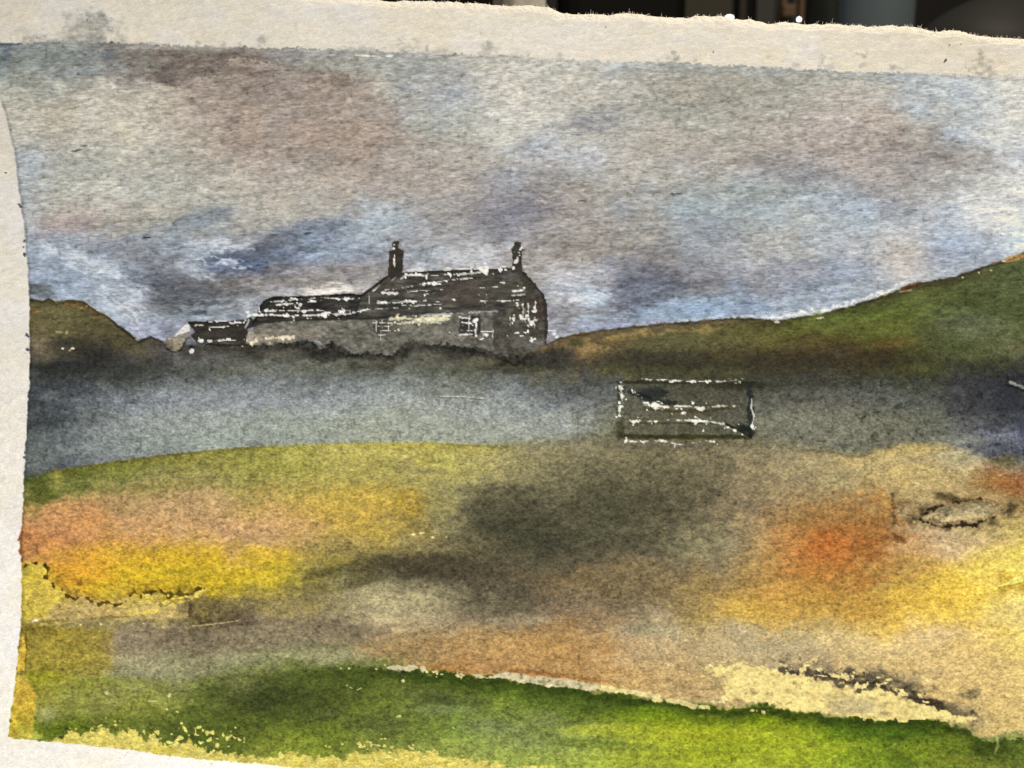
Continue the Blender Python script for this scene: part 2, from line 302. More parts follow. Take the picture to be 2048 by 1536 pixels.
    for q in ((170, 525, 110, 26, 0.4, (178, 186, 194), .8, 131), (255, 590, 90, 50, 0.6, (186, 192, 200), .75, 132), (280, 655, 70, 22, 0.5, (170, 184, 196), .7, 133), (440, 490, 80, 18, 0.05, (184, 190, 198), .75, 134), (470, 525, 90, 14, 0.05, (192, 198, 208), .85, 135), (395, 545, 60, 16, 0.4, (158, 166, 176), .7, 136),
              (560, 500, 110, 30, -0.1, (80, 87, 98), .6, 137), (700, 500, 100, 26, 0.1, (146, 158, 168), .7, 138), (620, 455, 130, 24, -0.15, (94, 101, 112), .5, 139), (760, 440, 70, 40, 0.6, (166, 172, 174), .6, 140), (350, 580, 110, 40, 0.3, (70, 75, 84), .6, 141), (440, 610, 130, 26, -0.1, (128, 138, 146), .6, 142), (430, 640, 90, 16, -0.1, (150, 162, 172), .6, 143),
              (1150, 590, 80, 26, 0.05, (198, 202, 206), .7, 144), (1180, 645, 80, 18, -0.1, (160, 178, 190), .7, 145), (1300, 585, 90, 40, -0.2, (78, 84, 96), .6, 146), (1400, 610, 150, 26, -0.1, (140, 158, 176), .6, 147), (1100, 545, 70, 26, 0.2, (186, 186, 190), .6, 148), (950, 505, 100, 26, 0, (188, 192, 196), .6, 149), (1560, 540, 110, 26, 0, (112, 116, 128), .5, 150),
              (1700, 500, 120, 40, 0.1, (172, 178, 184), .45, 151), (1650, 590, 130, 26, -0.2, (170, 182, 194), .55, 152), (1970, 430, 90, 50, 0.1, (206, 206, 204), .5, 153), (1820, 300, 130, 50, 0.1, (108, 100, 96), .45, 154), (1650, 270, 130, 60, 0.1, (178, 164, 156), .5, 155), (1180, 250, 60, 26, -0.1, (118, 118, 122), .6, 156), (1060, 320, 80, 26, 0, (186, 188, 190), .5, 157),
              (1600, 350, 130, 30, -0.05, (108, 108, 114), .5, 158), (1050, 400, 90, 40, 0.2, (104, 102, 108), .5, 159), (1250, 450, 130, 40, 0, (140, 136, 132), .4, 160), (150, 440, 60, 26, -0.2, (140, 120, 118), .5, 161), (400, 440, 90, 22, -0.25, (98, 106, 112), .55, 162), (640, 560, 110, 20, -0.05, (104, 98, 96), .5, 163), (665, 582, 80, 12, -0.03, (222, 214, 204), .8, 164)):
        breaks(*q)
    # stray hairs of dark pigment in the sky
    fleck([(152, 301, 24, 4.5, -0.15), (168, 291, 18, 3, -0.1), (155, 147, 8, 6)], (72, 78, 80)); fleck([(294, 475, 26, 6, -0.1)], (48, 58, 66)); fleck([(617, 466, 22, 4, -0.15)], (52, 60, 80))
    fleck([(1353, 388, 32, 4.5, -0.04), (1168, 402, 26, 4, 0.05)], (74, 78, 76)); fleck([(1828, 420, 26, 4, 0.15)], (70, 84, 92)); fleck([(530, 143, 44, 4, -0.1), (580, 141, 30, 3, 0.1)], (84, 74, 70))
    stroke([(0, 83), (28, 82), (42, 85)], 2.4, (222, 214, 192), 0.9, soft=1.5, taper=0.2); stroke([(708, 110), (730, 111), (757, 113)], 2.3, (240, 232, 208), 1.0, soft=1.2, taper=0.2)
    fleck([(778, 112, 20, 6)], (240, 232, 208)); stroke([(840, 111), (890, 113)], 1.0, (206, 200, 186), 0.6, gap=0.2)
    stroke([(0, 89), (24, 87), (44, 89)], 1.8, (58, 66, 70), 0.7)
    blob(72, 580, 30, 18, (66, 70, 68), 0.75, 0.3); blob(98, 588, 16, 12, (84, 88, 88), 0.6); blob(66, 596, 10, 8, (130, 138, 150), 0.6)
    # white dry-brush gap over the right hand ridge
    ridgeline(ridge_r, -9, -1, (228, 229, 230), 0.85, rag=3.6, x0=1540, x2=1800, fade=40, nz=n6)
    ridgeline(ridge_r, -5, 0, (206, 214, 222), 0.6, rag=2.6, x0=1280, x2=1540, fade=40, nz=n6)
    fleck([(1108, 667, 14, 9, 0.5), (1102, 661, 22, 3), (1113, 674, 9, 8)], (214, 224, 228))

    # ================= land: hills, the band of mist, the fields
    ragged = ridge + 1.6 * n6
    ml = sstep(-1.2, 1.2, Y - ragged)
    ml = np.where((x1[None, :] > 1088) | (x1[None, :] < 378), ml, sstep(-3, 3, Y - 690 + 2 * n6))
    T = T * (1 - ml[..., None]) + land * ml[..., None]
    Lmask = ml > 0.5
    fs = np.interp(x1, [0, 60, 110, 950, 1080, 1240, 1500, 1620, 1740, 1850, 2048], [12, 9, 3, 4, 26, 44, 40, 16, 10, 9, 18])[None, :].astype(np.float32)
    mfield = sstep(-fs, fs, Y - field_top + 1.2 * n6 + 0.4 * n18)
    T = T * (1 - mfield[..., None]) + field * mfield[..., None]
    # left hill
    ridgeline(ridge_l, 0, 6, (42, 36, 20), 0.85, rag=1.5, x0=40, x2=290, fade=12)
    ridgeline(ridge_l, 2, 16, (96, 66, 32), 0.65, rag=2.5, x0=118, x2=200, fade=12); ridgeline(ridge_l, 4, 16, (58, 52, 24), 0.6, rag=3, x0=70, x2=115, fade=10)
    blob(62, 622, 14, 10, (140, 96, 50), 0.7); fleck([(150, 612, 26, 6, 0.2), (165, 617, 18, 5)], (150, 118, 62)); fleck([(162, 615, 6, 3), (172, 612, 4, 3)], (196, 172, 84))
    blob(130, 640, 70, 26, (102, 96, 62), 0.7, 0.2, warp=0.6, fine_=0.2); blob(190, 655, 50, 16, (88, 84, 48), 0.6, 0.6); blob(85, 690, 36, 34, (124, 110, 84), 0.75)
    blob(135, 690, 36, 24, (58, 56, 44), 0.85, 0.1); blob(180, 690, 40, 22, (62, 58, 42), 0.6); blob(120, 735, 70, 14, (38, 38, 42), 0.85); blob(200, 712, 40, 20, (46, 44, 42), 0.8); blob(250, 690, 40, 14, (84, 78, 44), 0.6)
    blob(285, 705, 50, 14, (100, 92, 72), 0.6); blob(320, 725, 60, 10, (74, 72, 66), 0.6); blob(85, 720, 20, 10, (92, 84, 68), 0.6)
    fleck([(120, 664, 18, 8, 0.1)], (150, 140, 98), rag=0.4); fleck([(124, 697, 8, 4)], (236, 226, 190)); fleck([(144, 697, 12, 7, -0.2)], (244, 234, 200)); fleck([(138, 701, 8, 4, -0.5)], (206, 192, 130))
    # right hill
    ridgeline(ridge_r, 0, 5, (52, 44, 28), 0.8, rag=1.5, x0=1090, x2=2100, fade=20)
    ridgeline(ridge_r, 3, 15, (112, 94, 66), 0.7, rag=3, x0=1150, x2=1500, fade=50); ridgeline(ridge_r, 14, 24, (176, 144, 78), 0.6, rag=5, x0=1240, x2=1440, fade=40, nz=n18b)
    ridgeline(ridge_r, 2, 16, (62, 58, 34), 0.75, rag=3, x0=1560, x2=1980, fade=40)
    blob(1168, 702, 44, 15, (172, 140, 84), 0.7, 0.05, warp=0.8, fine_=0.3); blob(1180, 714, 40, 8, (140, 108, 62), 0.5); blob(1225, 676, 40, 7, (160, 138, 76), 0.7, -0.15, warp=0.7); blob(1150, 686, 20, 8, (70, 82, 40), 0.6)
    blob(1110, 712, 50, 16, (56, 46, 30), 0.8, -0.1); blob(1070, 722, 60, 9, (52, 44, 34), 0.7); blob(1090, 700, 14, 8, (88, 60, 34), 0.7)
    blob(1400, 680, 120, 20, (104, 100, 56), 0.5, -0.05); blob(1300, 716, 130, 16, (66, 62, 46), 0.6); blob(1480, 715, 90, 12, (82, 74, 40), 0.5)
    blob(1530, 648, 60, 8, (66, 62, 30), 0.6); blob(1660, 645, 100, 20, (104, 116, 46), 0.6, -0.15); blob(1790, 655, 60, 14, (106, 116, 48), 0.5); blob(1760, 612, 60, 10, (70, 76, 36), 0.6, -0.25)
    blob(1795, 684, 50, 9, (112, 82, 40), 0.5, -0.1); blob(1640, 722, 260, 22, (56, 47, 30), 0.75, soft=0.9); blob(1960, 735, 140, 18, (60, 60, 42), 0.6, soft=0.9); blob(1300, 728, 220, 18, (58, 53, 42), 0.6, soft=0.9); blob(1900, 690, 60, 20, (82, 96, 50), 0.5); blob(1960, 655, 70, 24, (104, 112, 76), 0.5)
    blob(2020, 615, 50, 20, (76, 86, 46), 0.6); blob(2030, 700, 40, 16, (112, 112, 72), 0.6); blob(1560, 738, 80, 10, (84, 64, 36), 0.4); blob(1950, 600, 60, 14, (72, 78, 40), 0.6, -0.2)
    stroke([(1805, 577), (1820, 571), (1842, 567)], 4, (96, 58, 28), 0.9, soft=3); stroke([(1800, 584), (1822, 580)], 2, (164, 128, 84), 0.8); stroke([(2012, 521), (2034, 514), (2056, 508)], 6, (186, 140, 76), 0.9, soft=3); stroke([(1984, 527), (2012, 519)], 2.2, (150, 104, 56), 0.8)
    fleck([(1925, 555, 6, 4), (1958, 545, 6, 4), (1982, 541, 5, 3), (2008, 522, 9, 4), (1552, 644, 14, 5), (1640, 636, 20, 3, -0.2)], (222, 214, 180))
    # mist
    band = sstep(-18, 22, Y - (742 + 8 * n60)) * (1 - sstep(-2, 3, Y - field_top + 2 * n6))
    pits = fbm(X / 8, Y / 6.5, 44, 2); pits = np.clip(pits - 0.55, 0, 1.4)
    T *= (1 - (0.16 + 0.16 * sstep(1500, 1700, X)) * (pits * band))[..., None]
    blob(95, 850, 80, 16, (48, 52, 62), 0.7, -0.12); blob(70, 800, 60, 26, (58, 62, 74), 0.5); blob(66, 910, 30, 36, (86, 92, 92), 0.6)
    blob(450, 790, 150, 22, (126, 131, 138), 0.5, 0.02); blob(600, 760, 140, 9, (94, 97, 108), 0.5); blob(1180, 775, 80, 26, (62, 62, 70), 0.6); blob(1150, 840, 60, 34, (132, 134, 134), 0.5)
    blob(860, 760, 110, 14, (96, 98, 96), 0.5); blob(2040, 785, 40, 40, (36, 38, 44), 0.75); blob(1900, 765, 80, 12, (58, 57, 57), 0.6); blob(2010, 870, 50, 16, (112, 120, 130), 0.6); blob(2045, 860, 14, 22, (60, 70, 92), 0.6)
    blob(1600, 845, 60, 14, (116, 112, 106), 0.5); blob(1640, 790, 110, 26, (72, 69, 68), 0.5); blob(1850, 830, 130, 20, (84, 80, 74), 0.4); blob(1920, 880, 70, 10, (128, 128, 118), 0.5)
    blob(400, 885, 120, 14, (122, 134, 124), 0.5, -0.1); blob(600, 868, 160, 12, (126, 134, 124), 0.5); blob(920, 865, 130, 14, (148, 150, 140), 0.5)
    blob(230, 748, 230, 24, (48, 48, 52), 0.6, soft=0.9); blob(1620, 756, 360, 26, (50, 48, 47), 0.65, soft=0.9); blob(2000, 800, 110, 60, (46, 48, 54), 0.6, soft=0.9); blob(1420, 812, 230, 60, (80, 76, 70), 0.4, soft=0.95); blob(120, 800, 110, 40, (54, 57, 64), 0.5, soft=0.9)
    blob(560, 846, 380, 26, (140, 147, 140), 0.5, -0.03, soft=0.9); blob(300, 885, 200, 16, (118, 128, 120), 0.5, -0.1, soft=0.9); blob(1040, 850, 130, 26, (134, 138, 136), 0.5, soft=0.9)
    for q in ((760, 770, 240, 14, (104, 107, 112), .4), (320, 800, 160, 20, (108, 113, 122), .4), (900, 815, 200, 16, (142, 144, 140), .35), (1180, 800, 90, 40, (92, 92, 96), .45), (1330, 850, 150, 34, (92, 87, 76), .45), (1640, 850, 200, 24, (108, 104, 96), .4), (1800, 790, 160, 22, (72, 70, 68), .45)):
        blob(*q[:4], q[4], q[5], 0.0, soft=0.95, warp=0.6, fine_=0.2)
    stroke([(882, 792), (925, 793), (972, 797)], 1.1, (206, 204, 196), 0.9, rough=0.1); stroke([(884, 794.5), (925, 796), (970, 799.5)], 0.9, (60, 60, 62), 0.6, rough=0.1)
    stroke([(700, 752), (830, 746), (980, 738)], 1.4, (70, 74, 80), 0.5); fleck([(848, 797, 3, 3)], (220, 220, 214))
    stroke([(2020, 764), (2034, 770), (2052, 776)], 3.0, (132, 132, 122), 0.8); stroke([(2012, 768), (2052, 784)], 1.5, (24, 24, 26), 0.8)

    # fields
    ridgeline(field_top, -1, 4, (84, 74, 38), 0.65, rag=1.2, x0=80, x2=540, fade=40, nz=n6); ridgeline(field_top, 1, 5, (92, 82, 44), 0.5, rag=1.2, x0=880, x2=1060, fade=40, nz=n6)
    ridgeline(field_top, 0, 4, (84, 76, 58), 0.5, rag=1.4, x0=1600, x2=1740, fade=20, nz=n6)
    blob(75, 990, 38, 24, (62, 74, 24), 0.8, 0.1, warp=0.4); blob(150, 965, 26, 24, (80, 86, 34), 0.7); blob(215, 950, 60, 14, (92, 92, 40), 0.6, -0.1); blob(110, 960, 16, 20, (122, 112, 52), 0.5); blob(310, 975, 90, 10, (104, 94, 44), 0.5, -0.1)
    blob(62, 1020, 30, 12, (112, 96, 46), 0.6); blob(240, 1015, 30, 10, (122, 96, 58), 0.6, -0.3); blob(175, 1045, 40, 20, (186, 120, 72), 0.6); blob(260, 1080, 90, 14, (180, 120, 70), 0.5); blob(60, 1090, 30, 30, (150, 88, 56), 0.7)
    stroke([(44, 1008), (43, 1050), (40, 1090), (42, 1128)], 2.4, (112, 56, 32), 0.7, soft=3)
    blob(560, 985, 90, 24, (146, 124, 62), 0.4); blob(720, 1020, 130, 34, (172, 136, 56), 0.5); blob(820, 1010, 30, 30, (158, 122, 36), 0.7); blob(560, 1060, 110, 26, (170, 124, 84), 0.5)
    blob(330, 1005, 130, 20, (162, 122, 84), 0.45); blob(900, 1025, 40, 34, (118, 108, 58), 0.6); blob(690, 955, 160, 14, (144, 130, 66), 0.35); blob(890, 905, 110, 12, (162, 148, 80), 0.5); blob(560, 935, 100, 20, (112, 108, 44), 0.5); blob(700, 898, 80, 8, (150, 140, 84), 0.4)
    blob(1010, 1035, 70, 60, (54, 52, 43), 0.75, 0.2, soft=0.9, warp=0.4); blob(1210, 1005, 330, 115, (76, 70, 58), 0.62, -0.08, soft=0.98, warp=0.45); blob(1140, 1050, 230, 60, (62, 58, 49), 0.6, -0.05, soft=0.98); blob(1280, 985, 170, 60, (66, 62, 52), 0.6, -0.12, soft=0.98); blob(1250, 930, 140, 50, (84, 78, 62), 0.55, 0.0, soft=0.95); blob(1040, 1075, 100, 30, (56, 55, 46), 0.6, 0.05); blob(930, 1090, 80, 26, (82, 74, 48), 0.6); blob(985, 985, 30, 14, (70, 66, 46), 0.6); blob(1200, 985, 50, 36, (66, 64, 52), 0.5); blob(1220, 1020, 90, 30, (66, 63, 52), 0.6)
    blob(840, 1060, 34, 14, (104, 88, 44), 0.7, 0.5); blob(1105, 985, 40, 20, (86, 82, 66), 0.3); blob(1230, 1060, 80, 14, (72, 70, 58), 0.5)
    stroke([(930, 975), (975, 970), (1030, 961)], 2, (74, 68, 40), 0.5, soft=4); blob(760, 1130, 130, 16, (66, 58, 38), 0.55, -0.1, soft=0.9, warp=0.5); blob(880, 1135, 110, 24, (58, 51, 38), 0.6, soft=0.9); blob(640, 1145, 60, 10, (70, 64, 30), 0.6, -0.3, warp=0.5)
    fleck([(828, 1069, 9, 4), (845, 1066, 13, 3.4, -0.1), (866, 1075, 9, 3.5), (893, 1075, 6, 2.5)], (222, 208, 150))
    blob(320, 1110, 190, 24, (192, 146, 30), 0.5); blob(160, 1145, 60, 30, (196, 132, 34), 0.6); blob(420, 1160, 130, 18, (170, 138, 28), 0.5, -0.1); blob(250, 1175, 110, 16, (166, 128, 26), 0.6); blob(157, 1167, 9, 8, (96, 58, 16), 0.75)
    blob(540, 1110, 60, 22, (190, 152, 36), 0.6); blob(640, 1120, 50, 20, (140, 116, 48), 0.4); blob(370, 1145, 60, 8, (128, 106, 24), 0.5)
    # pool edges and lifted flakes at the left
    poly([(36, 1130), (60, 1126), (88, 1130), (95, 1150), (88, 1152), (104, 1170), (122, 1182), (150, 1200), (160, 1218), (60, 1240), (36, 1240)], (196, 168, 66), 0.9, rag=2.5, soft=3)
    blob(70, 1190, 34, 5, (158, 134, 58), 0.6); blob(62, 1150, 20, 8, (166, 146, 44), 0.6); blob(95, 1185, 24, 5, (214, 184, 84), 0.6)
    poly([(100, 1208), (160, 1196), (250, 1210), (330, 1212), (372, 1205), (378, 1232), (300, 1240), (120, 1246), (92, 1236)], (166, 138, 84), 0.85, rag=4, soft=6)
    stroke([(46, 1136), (60, 1126), (85, 1128), (94, 1140), (92, 1152), (88, 1154), (106, 1171), (120, 1181), (132, 1193), (150, 1199), (166, 1192), (176, 1201), (195, 1208), (216, 1206), (230, 1212), (256, 1200), (264, 1186), (280, 1190)], 2.7, (52, 36, 12), 0.95, rough=0.9, soft=2.4); stroke([(96, 1146), (110, 1166), (128, 1182), (152, 1192), (196, 1200), (230, 1204), (262, 1184), (310, 1180), (380, 1182)], 7, (104, 80, 20), 0.5, rough=0.8, soft=12)
    stroke([(280, 1190), (310, 1183), (340, 1190), (375, 1188), (402, 1181)], 3.0, (66, 52, 18), 0.85, rough=0.9, soft=2.4, gap=0.06, freq=20)
    stroke([(255, 1228), (285, 1226), (310, 1221), (340, 1212), (385, 1198), (402, 1188)], 2.2, (228, 200, 92), 0.85, rough=0.9, gap=0.15, freq=22, seed=4)
    fleck([(395, 1186, 24, 9, -0.4), (372, 1194, 24, 6, -0.1), (312, 1194, 30, 8), (296, 1191, 10, 6), (345, 1198, 16, 5), (260, 1222, 40, 6, -0.1), (282, 1206, 34, 6, -0.2), (223, 1191, 6, 5), (330, 1205, 26, 4, -0.2), (240, 1215, 30, 5)], (226, 198, 96), rag=0.5)
    fleck([(68, 1243, 15, 6, -0.4)], (226, 218, 206)); stroke([(140, 1220), (170, 1214), (200, 1218)], 1.6, (196, 160, 104), 0.8, gap=0.15)
    blob(160, 1250, 100, 8, (92, 84, 52), 0.7, -0.05, warp=0.5); stroke([(62, 1250), (100, 1242), (160, 1240), (220, 1236), (300, 1232)], 2.0, (74, 62, 26), 0.6, rough=0.8, gap=0.12, freq=25)
    fleck([(160, 1250, 8, 4), (200, 1249, 6, 4), (325, 1256, 9, 6)], (224, 198, 130)); blob(440, 1215, 66, 20, (112, 96, 54), 0.7)
    blob(460, 1218, 95, 28, (74, 62, 40), 0.6, 0.05, warp=0.7, fine_=0.3); stroke([(372, 1200), (381, 1215), (377, 1232), (394, 1236), (405, 1247), (440, 1247), (482, 1240)], 2.6, (60, 48, 32), 0.6, rough=1.2, soft=6, gap=0.08, freq=12); blob(490, 1245, 50, 18, (70, 58, 46), 0.7)
    stroke([(365, 1254), (400, 1252), (430, 1248), (452, 1246), (480, 1241)], 1.0, (196, 166, 114), 0.55, gap=0.2, freq=16, seed=2)
    poly([(42, 1246), (70, 1252), (140, 1256), (226, 1262), (226, 1336), (200, 1350), (60, 1352), (34, 1350)], (118, 100, 38), 0.8, rag=4, soft=10); blob(80, 1262, 50, 10, (90, 76, 26), 0.7); blob(120, 1310, 80, 20, (132, 114, 44), 0.6)
    stroke([(50, 1268), (51, 1300), (48, 1330)], 1.8, (86, 62, 14), 0.8); poly([(40, 1272), (48, 1275), (50, 1305), (46, 1340), (32, 1345)], (222, 176, 62), 0.9, rag=1)
    blob(270, 1290, 50, 30, (114, 98, 82), 0.6); blob(270, 1325, 45, 16, (132, 126, 100), 0.6); blob(400, 1280, 90, 12, (84, 72, 62), 0.5); blob(440, 1320, 80, 14, (122, 118, 100), 0.5); blob(640, 1310, 90, 14, (132, 122, 98), 0.5)
    blob(800, 1200, 90, 13, (166, 150, 116), 0.7, 0.08); blob(740, 1180, 50, 12, (142, 128, 98), 0.6, -0.2); blob(690, 1260, 80, 16, (80, 70, 60), 0.6); blob(560, 1225, 60, 16, (132, 114, 64), 0.5); blob(540, 1190, 60, 8, (150, 128, 50), 0.5); blob(620, 1180, 60, 10, (82, 72, 40), 0.6)
    blob(1000, 1215, 130, 20, (78, 70, 58), 0.5); blob(900, 1290, 120, 14, (142, 106, 66), 0.5); blob(760, 1300, 50, 12, (140, 106, 70), 0.5); blob(1100, 1290, 130, 18, (152, 108, 64), 0.5, 0.06); blob(1060, 1240, 50, 10, (130, 116, 96), 0.6); blob(1320, 1260, 60, 10, (150, 138, 112), 0.5)
    blob(890, 1340, 50, 7, (140, 84, 46), 0.6, 0.1); blob(1290, 1260, 60, 12, (108, 98, 80), 0.5); blob(1250, 1190, 80, 20, (92, 76, 54), 0.5); blob(1480, 1220, 60, 26, (196, 150, 62), 0.6); blob(1560, 1190, 70, 30, (176, 120, 54), 0.5)
    # orange, ochre and yellow at the right
    blob(1740, 1040, 70, 50, (136, 78, 40), 0.5, -0.5, soft=0.95, warp=0.5); blob(1670, 1088, 130, 66, (150, 84, 42), 0.65, 0.05, soft=0.95, warp=0.45); blob(1655, 1092, 70, 34, (168, 78, 36), 0.7, 0.05, soft=0.9, warp=0.45); blob(1745, 1075, 46, 55, (122, 68, 36), 0.6, 0.4); blob(1650, 1035, 90, 22, (124, 90, 54), 0.5); blob(1580, 1075, 40, 30, (164, 110, 62), 0.5); blob(1640, 1140, 90, 20, (156, 92, 44), 0.5); blob(1735, 1165, 56, 16, (132, 78, 38), 0.6, -0.3)
    blob(1765, 1010, 30, 24, (160, 102, 54), 0.6); blob(1830, 900, 90, 14, (172, 148, 92), 0.5); blob(1860, 940, 90, 24, (174, 146, 92), 0.5); blob(1660, 930, 70, 20, (140, 122, 84), 0.4); blob(1600, 985, 60, 20, (124, 104, 72), 0.4)
    blob(2010, 925, 40, 16, (84, 78, 50), 0.75); blob(1985, 960, 36, 22, (124, 78, 42), 0.7); blob(2030, 970, 40, 20, (132, 72, 42), 0.8); blob(1960, 990, 60, 8, (120, 92, 56), 0.6, -0.2); blob(2020, 1015, 30, 24, (92, 70, 40), 0.5)
    fleck([(2000, 950, 15, 8, 0.2)], (182, 140, 90)); blob(1920, 1095, 80, 20, (208, 172, 128), 0.6); blob(1820, 1095, 50, 16, (196, 146, 104), 0.6); blob(2000, 1110, 60, 20, (226, 196, 92), 0.5); blob(2000, 1060, 60, 16, (168, 146, 82), 0.5)
    blob(1990, 1150, 80, 26, (250, 216, 104), 0.5); blob(1900, 1170, 70, 22, (234, 190, 76), 0.5); blob(2010, 1230, 60, 24, (226, 196, 124), 0.5); blob(1900, 1225, 80, 18, (238, 196, 84), 0.5); blob(1640, 1210, 70, 14, (150, 110, 48), 0.5); blob(1990, 1262, 70, 10, (246, 208, 108), 0.5); blob(1870, 1270, 90, 14, (224, 188, 140), 0.5)
    blob(2030, 1165, 50, 26, (214, 168, 62), 0.8); poly([(1994, 1174), (2018, 1162), (2034, 1151), (2060, 1146), (2060, 1158), (2032, 1168)], (252, 232, 116), 1.0, rag=0.6); stroke([(1996, 1175), (2030, 1169), (2056, 1160)], 1.2, (150, 112, 30), 0.9)
    # drips and the pale stone
    stroke([(1786, 992), (1787, 1015), (1790, 1045)], 3.4, (64, 40, 24), 0.7, rough=1.0, soft=7); blob(1795, 1075, 20, 9, (84, 44, 22), 0.7, 0.6); blob(1822, 1038, 13, 17, (70, 56, 36), 0.8); blob(1810, 1005, 30, 8, (110, 80, 48), 0.6); blob(1830, 1070, 18, 6, (120, 62, 34), 0.5); blob(1805, 1022, 14, 12, (192, 160, 120), 0.5)
    for x_, y_, a_, b_ in ((1895, 1055, 12, 12), (1955, 1052, 8, 14), (1985, 1043, 16, 15), (2022, 1022, 14, 16), (1900, 995, 26, 8), (1925, 1000, 50, 6), (1850, 1018, 12, 18)):
        blob(x_, y_, a_, b_, (66, 52, 34), 0.7, 0.2, warp=0.7)
    blob(2005, 1018, 10, 10, (176, 146, 100), 0.6)
    stone_pts = [(1843, 1036), (1854, 1028), (1880, 1020), (1915, 1014), (1960, 1007), (1982, 1009), (1997, 1018), (1984, 1028), (1950, 1036), (1905, 1042), (1872, 1044), (1848, 1042)]
    poly([(1836, 1036), (1850, 1019), (1880, 1010), (1915, 1003), (1965, 996), (1990, 1004), (2006, 1018), (1988, 1036), (1950, 1045), (1905, 1051), (1870, 1051), (1842, 1048)], (60, 48, 32), 0.55, rag=4.5, soft=10)
    blob(1920, 1026, 110, 30, (104, 84, 54), 0.55, -0.1, soft=0.9, warp=0.6, fine_=0.2)
    for x_, ya_, yb_, w_ in ((1828, 1020, 1050, 6), (1842, 1012, 1034, 4), (2006, 1008, 1040, 5), (2020, 1000, 1030, 6), (1895, 1048, 1064, 5), (1930, 1046, 1058, 4), (1958, 1044, 1062, 5), (1984, 1036, 1054, 6), (1800, 1000, 1030, 5)):
        stroke([(x_, ya_), (x_ + 2, yb_)], w_, (62, 48, 32), 0.55, rough=0.9, soft=9, taper=0.4)
    for a_, w_, g_ in (([(1838, 1040), (1870, 1051), (1905, 1052), (1950, 1046), (1990, 1034)], 2.6, .16), ([(1842, 1030), (1870, 1014), (1915, 1004), (1960, 997)], 1.6, .22)):
        stroke(a_, w_, (38, 28, 18), 0.9, rough=1.2, soft=4, gap=g_, freq=16, seed=int(w_ * 10))
    slst, mst = poly(stone_pts, (118, 104, 78), 1.0, rag=1.6, soft=2); T[slst] *= (1 + 0.16 * mst * fbm(X[slst] / 9, Y[slst] / 5, 77, 3))[..., None]
    blob(1930, 1034, 58, 7, (188, 164, 116), 0.9, -0.12, warp=0.9, fine_=0.5); blob(1982, 1016, 16, 7, (176, 152, 106), 0.85, warp=0.9, fine_=0.5); blob(1864, 1040, 16, 4, (92, 74, 46), 0.8); fleck([(1862, 1031, 34, 4, -0.35), (1856, 1036, 22, 3, -0.1), (1884, 1039, 8, 8)], (204, 164, 112)); blob(1905, 1016, 46, 5, (104, 92, 66), 0.75, -0.12, warp=0.9, fine_=0.4)

    # ================= foreground grass
    soft_l = np.clip(30 * (1 - sstep(520, 800, X)), 1.6, 40)
    gd = Y - green_top + 3.0 * n6 * (X > 500) + 3 * n18
    mg = sstep(-soft_l, soft_l, gd)
    T = T * (1 - mg[..., None]) + grass * mg[..., None]
    ridgeline(green_top, 1, 20, (40, 68, 16), 0.7, rag=5, x0=760, x2=1900, fade=80); ridgeline(green_top, 0, 34, (52, 84, 20), 0.5, rag=8, x0=560, x2=1960, fade=80, nz=n60)
    blob(580, 1396, 130, 20, (54, 68, 30), 0.5, 0.05, soft=0.95); blob(450, 1360, 70, 10, (82, 88, 44), 0.5); blob(500, 1400, 50, 16, (58, 72, 30), 0.4, soft=0.9); blob(890, 1400, 90, 20, (58, 72, 40), 0.6, 0.15, soft=0.95); blob(640, 1430, 60, 14, (66, 80, 40), 0.5)
    blob(755, 1445, 50, 18, (62, 72, 44), 0.45, soft=0.95); blob(880, 1420, 70, 10, (112, 138, 86), 0.5); blob(970, 1450, 60, 14, (92, 112, 76), 0.6); blob(1060, 1440, 60, 20, (104, 116, 72), 0.5); blob(700, 1350, 120, 10, (66, 86, 30), 0.4)
    blob(1200, 1490, 120, 10, (92, 116, 44), 0.6, 0.06); blob(1230, 1460, 110, 12, (164, 174, 60), 0.6); blob(1330, 1475, 60, 12, (172, 184, 60), 0.5); blob(1300, 1425, 60, 16, (104, 150, 30), 0.6); blob(1500, 1470, 80, 14, (170, 186, 56), 0.5); blob(1600, 1500, 90, 16, (176, 196, 60), 0.5); blob(1440, 1500, 60, 10, (110, 140, 36), 0.5)
    blob(1180, 1415, 70, 14, (70, 100, 36), 0.6); blob(1090, 1400, 80, 10, (66, 96, 34), 0.5); blob(1740, 1465, 90, 18, (66, 116, 22), 0.6); blob(1800, 1490, 50, 26, (60, 104, 22), 0.6, 1.2); blob(1830, 1500, 60, 20, (118, 138, 42), 0.5); blob(1980, 1500, 40, 20, (54, 80, 26), 0.75, warp=0.6); blob(2030, 1474, 40, 10, (56, 84, 26), 0.7, warp=0.6); blob(1925, 1458, 26, 12, (52, 68, 28), 0.7); blob(1910, 1520, 60, 10, (120, 128, 46), 0.5)
    stroke([(1993, 1475), (1996, 1490), (1990, 1505)], 2.2, (168, 156, 104), 0.6, soft=4); blob(1985, 1455, 40, 14, (196, 164, 104), 0.5); fleck([(1812, 1491, 5, 4), (1721, 1496, 4, 3)], (46, 72, 16))
    stroke([(1770, 1500), (1795, 1485)], 1.4, (140, 160, 70), 0.6); stroke([(1480, 1530), (1560, 1505), (1640, 1495)], 1.0, (196, 206, 90), 0.4)
    blob(120, 1460, 60, 18, (76, 104, 20), 0.75); blob(90, 1430, 30, 18, (140, 142, 104), 0.5); blob(220, 1440, 90, 10, (84, 104, 26), 0.5); blob(330, 1450, 90, 14, (74, 96, 34), 0.5); blob(160, 1400, 100, 12, (116, 116, 62), 0.4); blob(310, 1400, 70, 12, (112, 116, 56), 0.4); blob(230, 1365, 100, 12, (106, 112, 40), 0.5); blob(80, 1352, 40, 14, (116, 116, 24), 0.6)
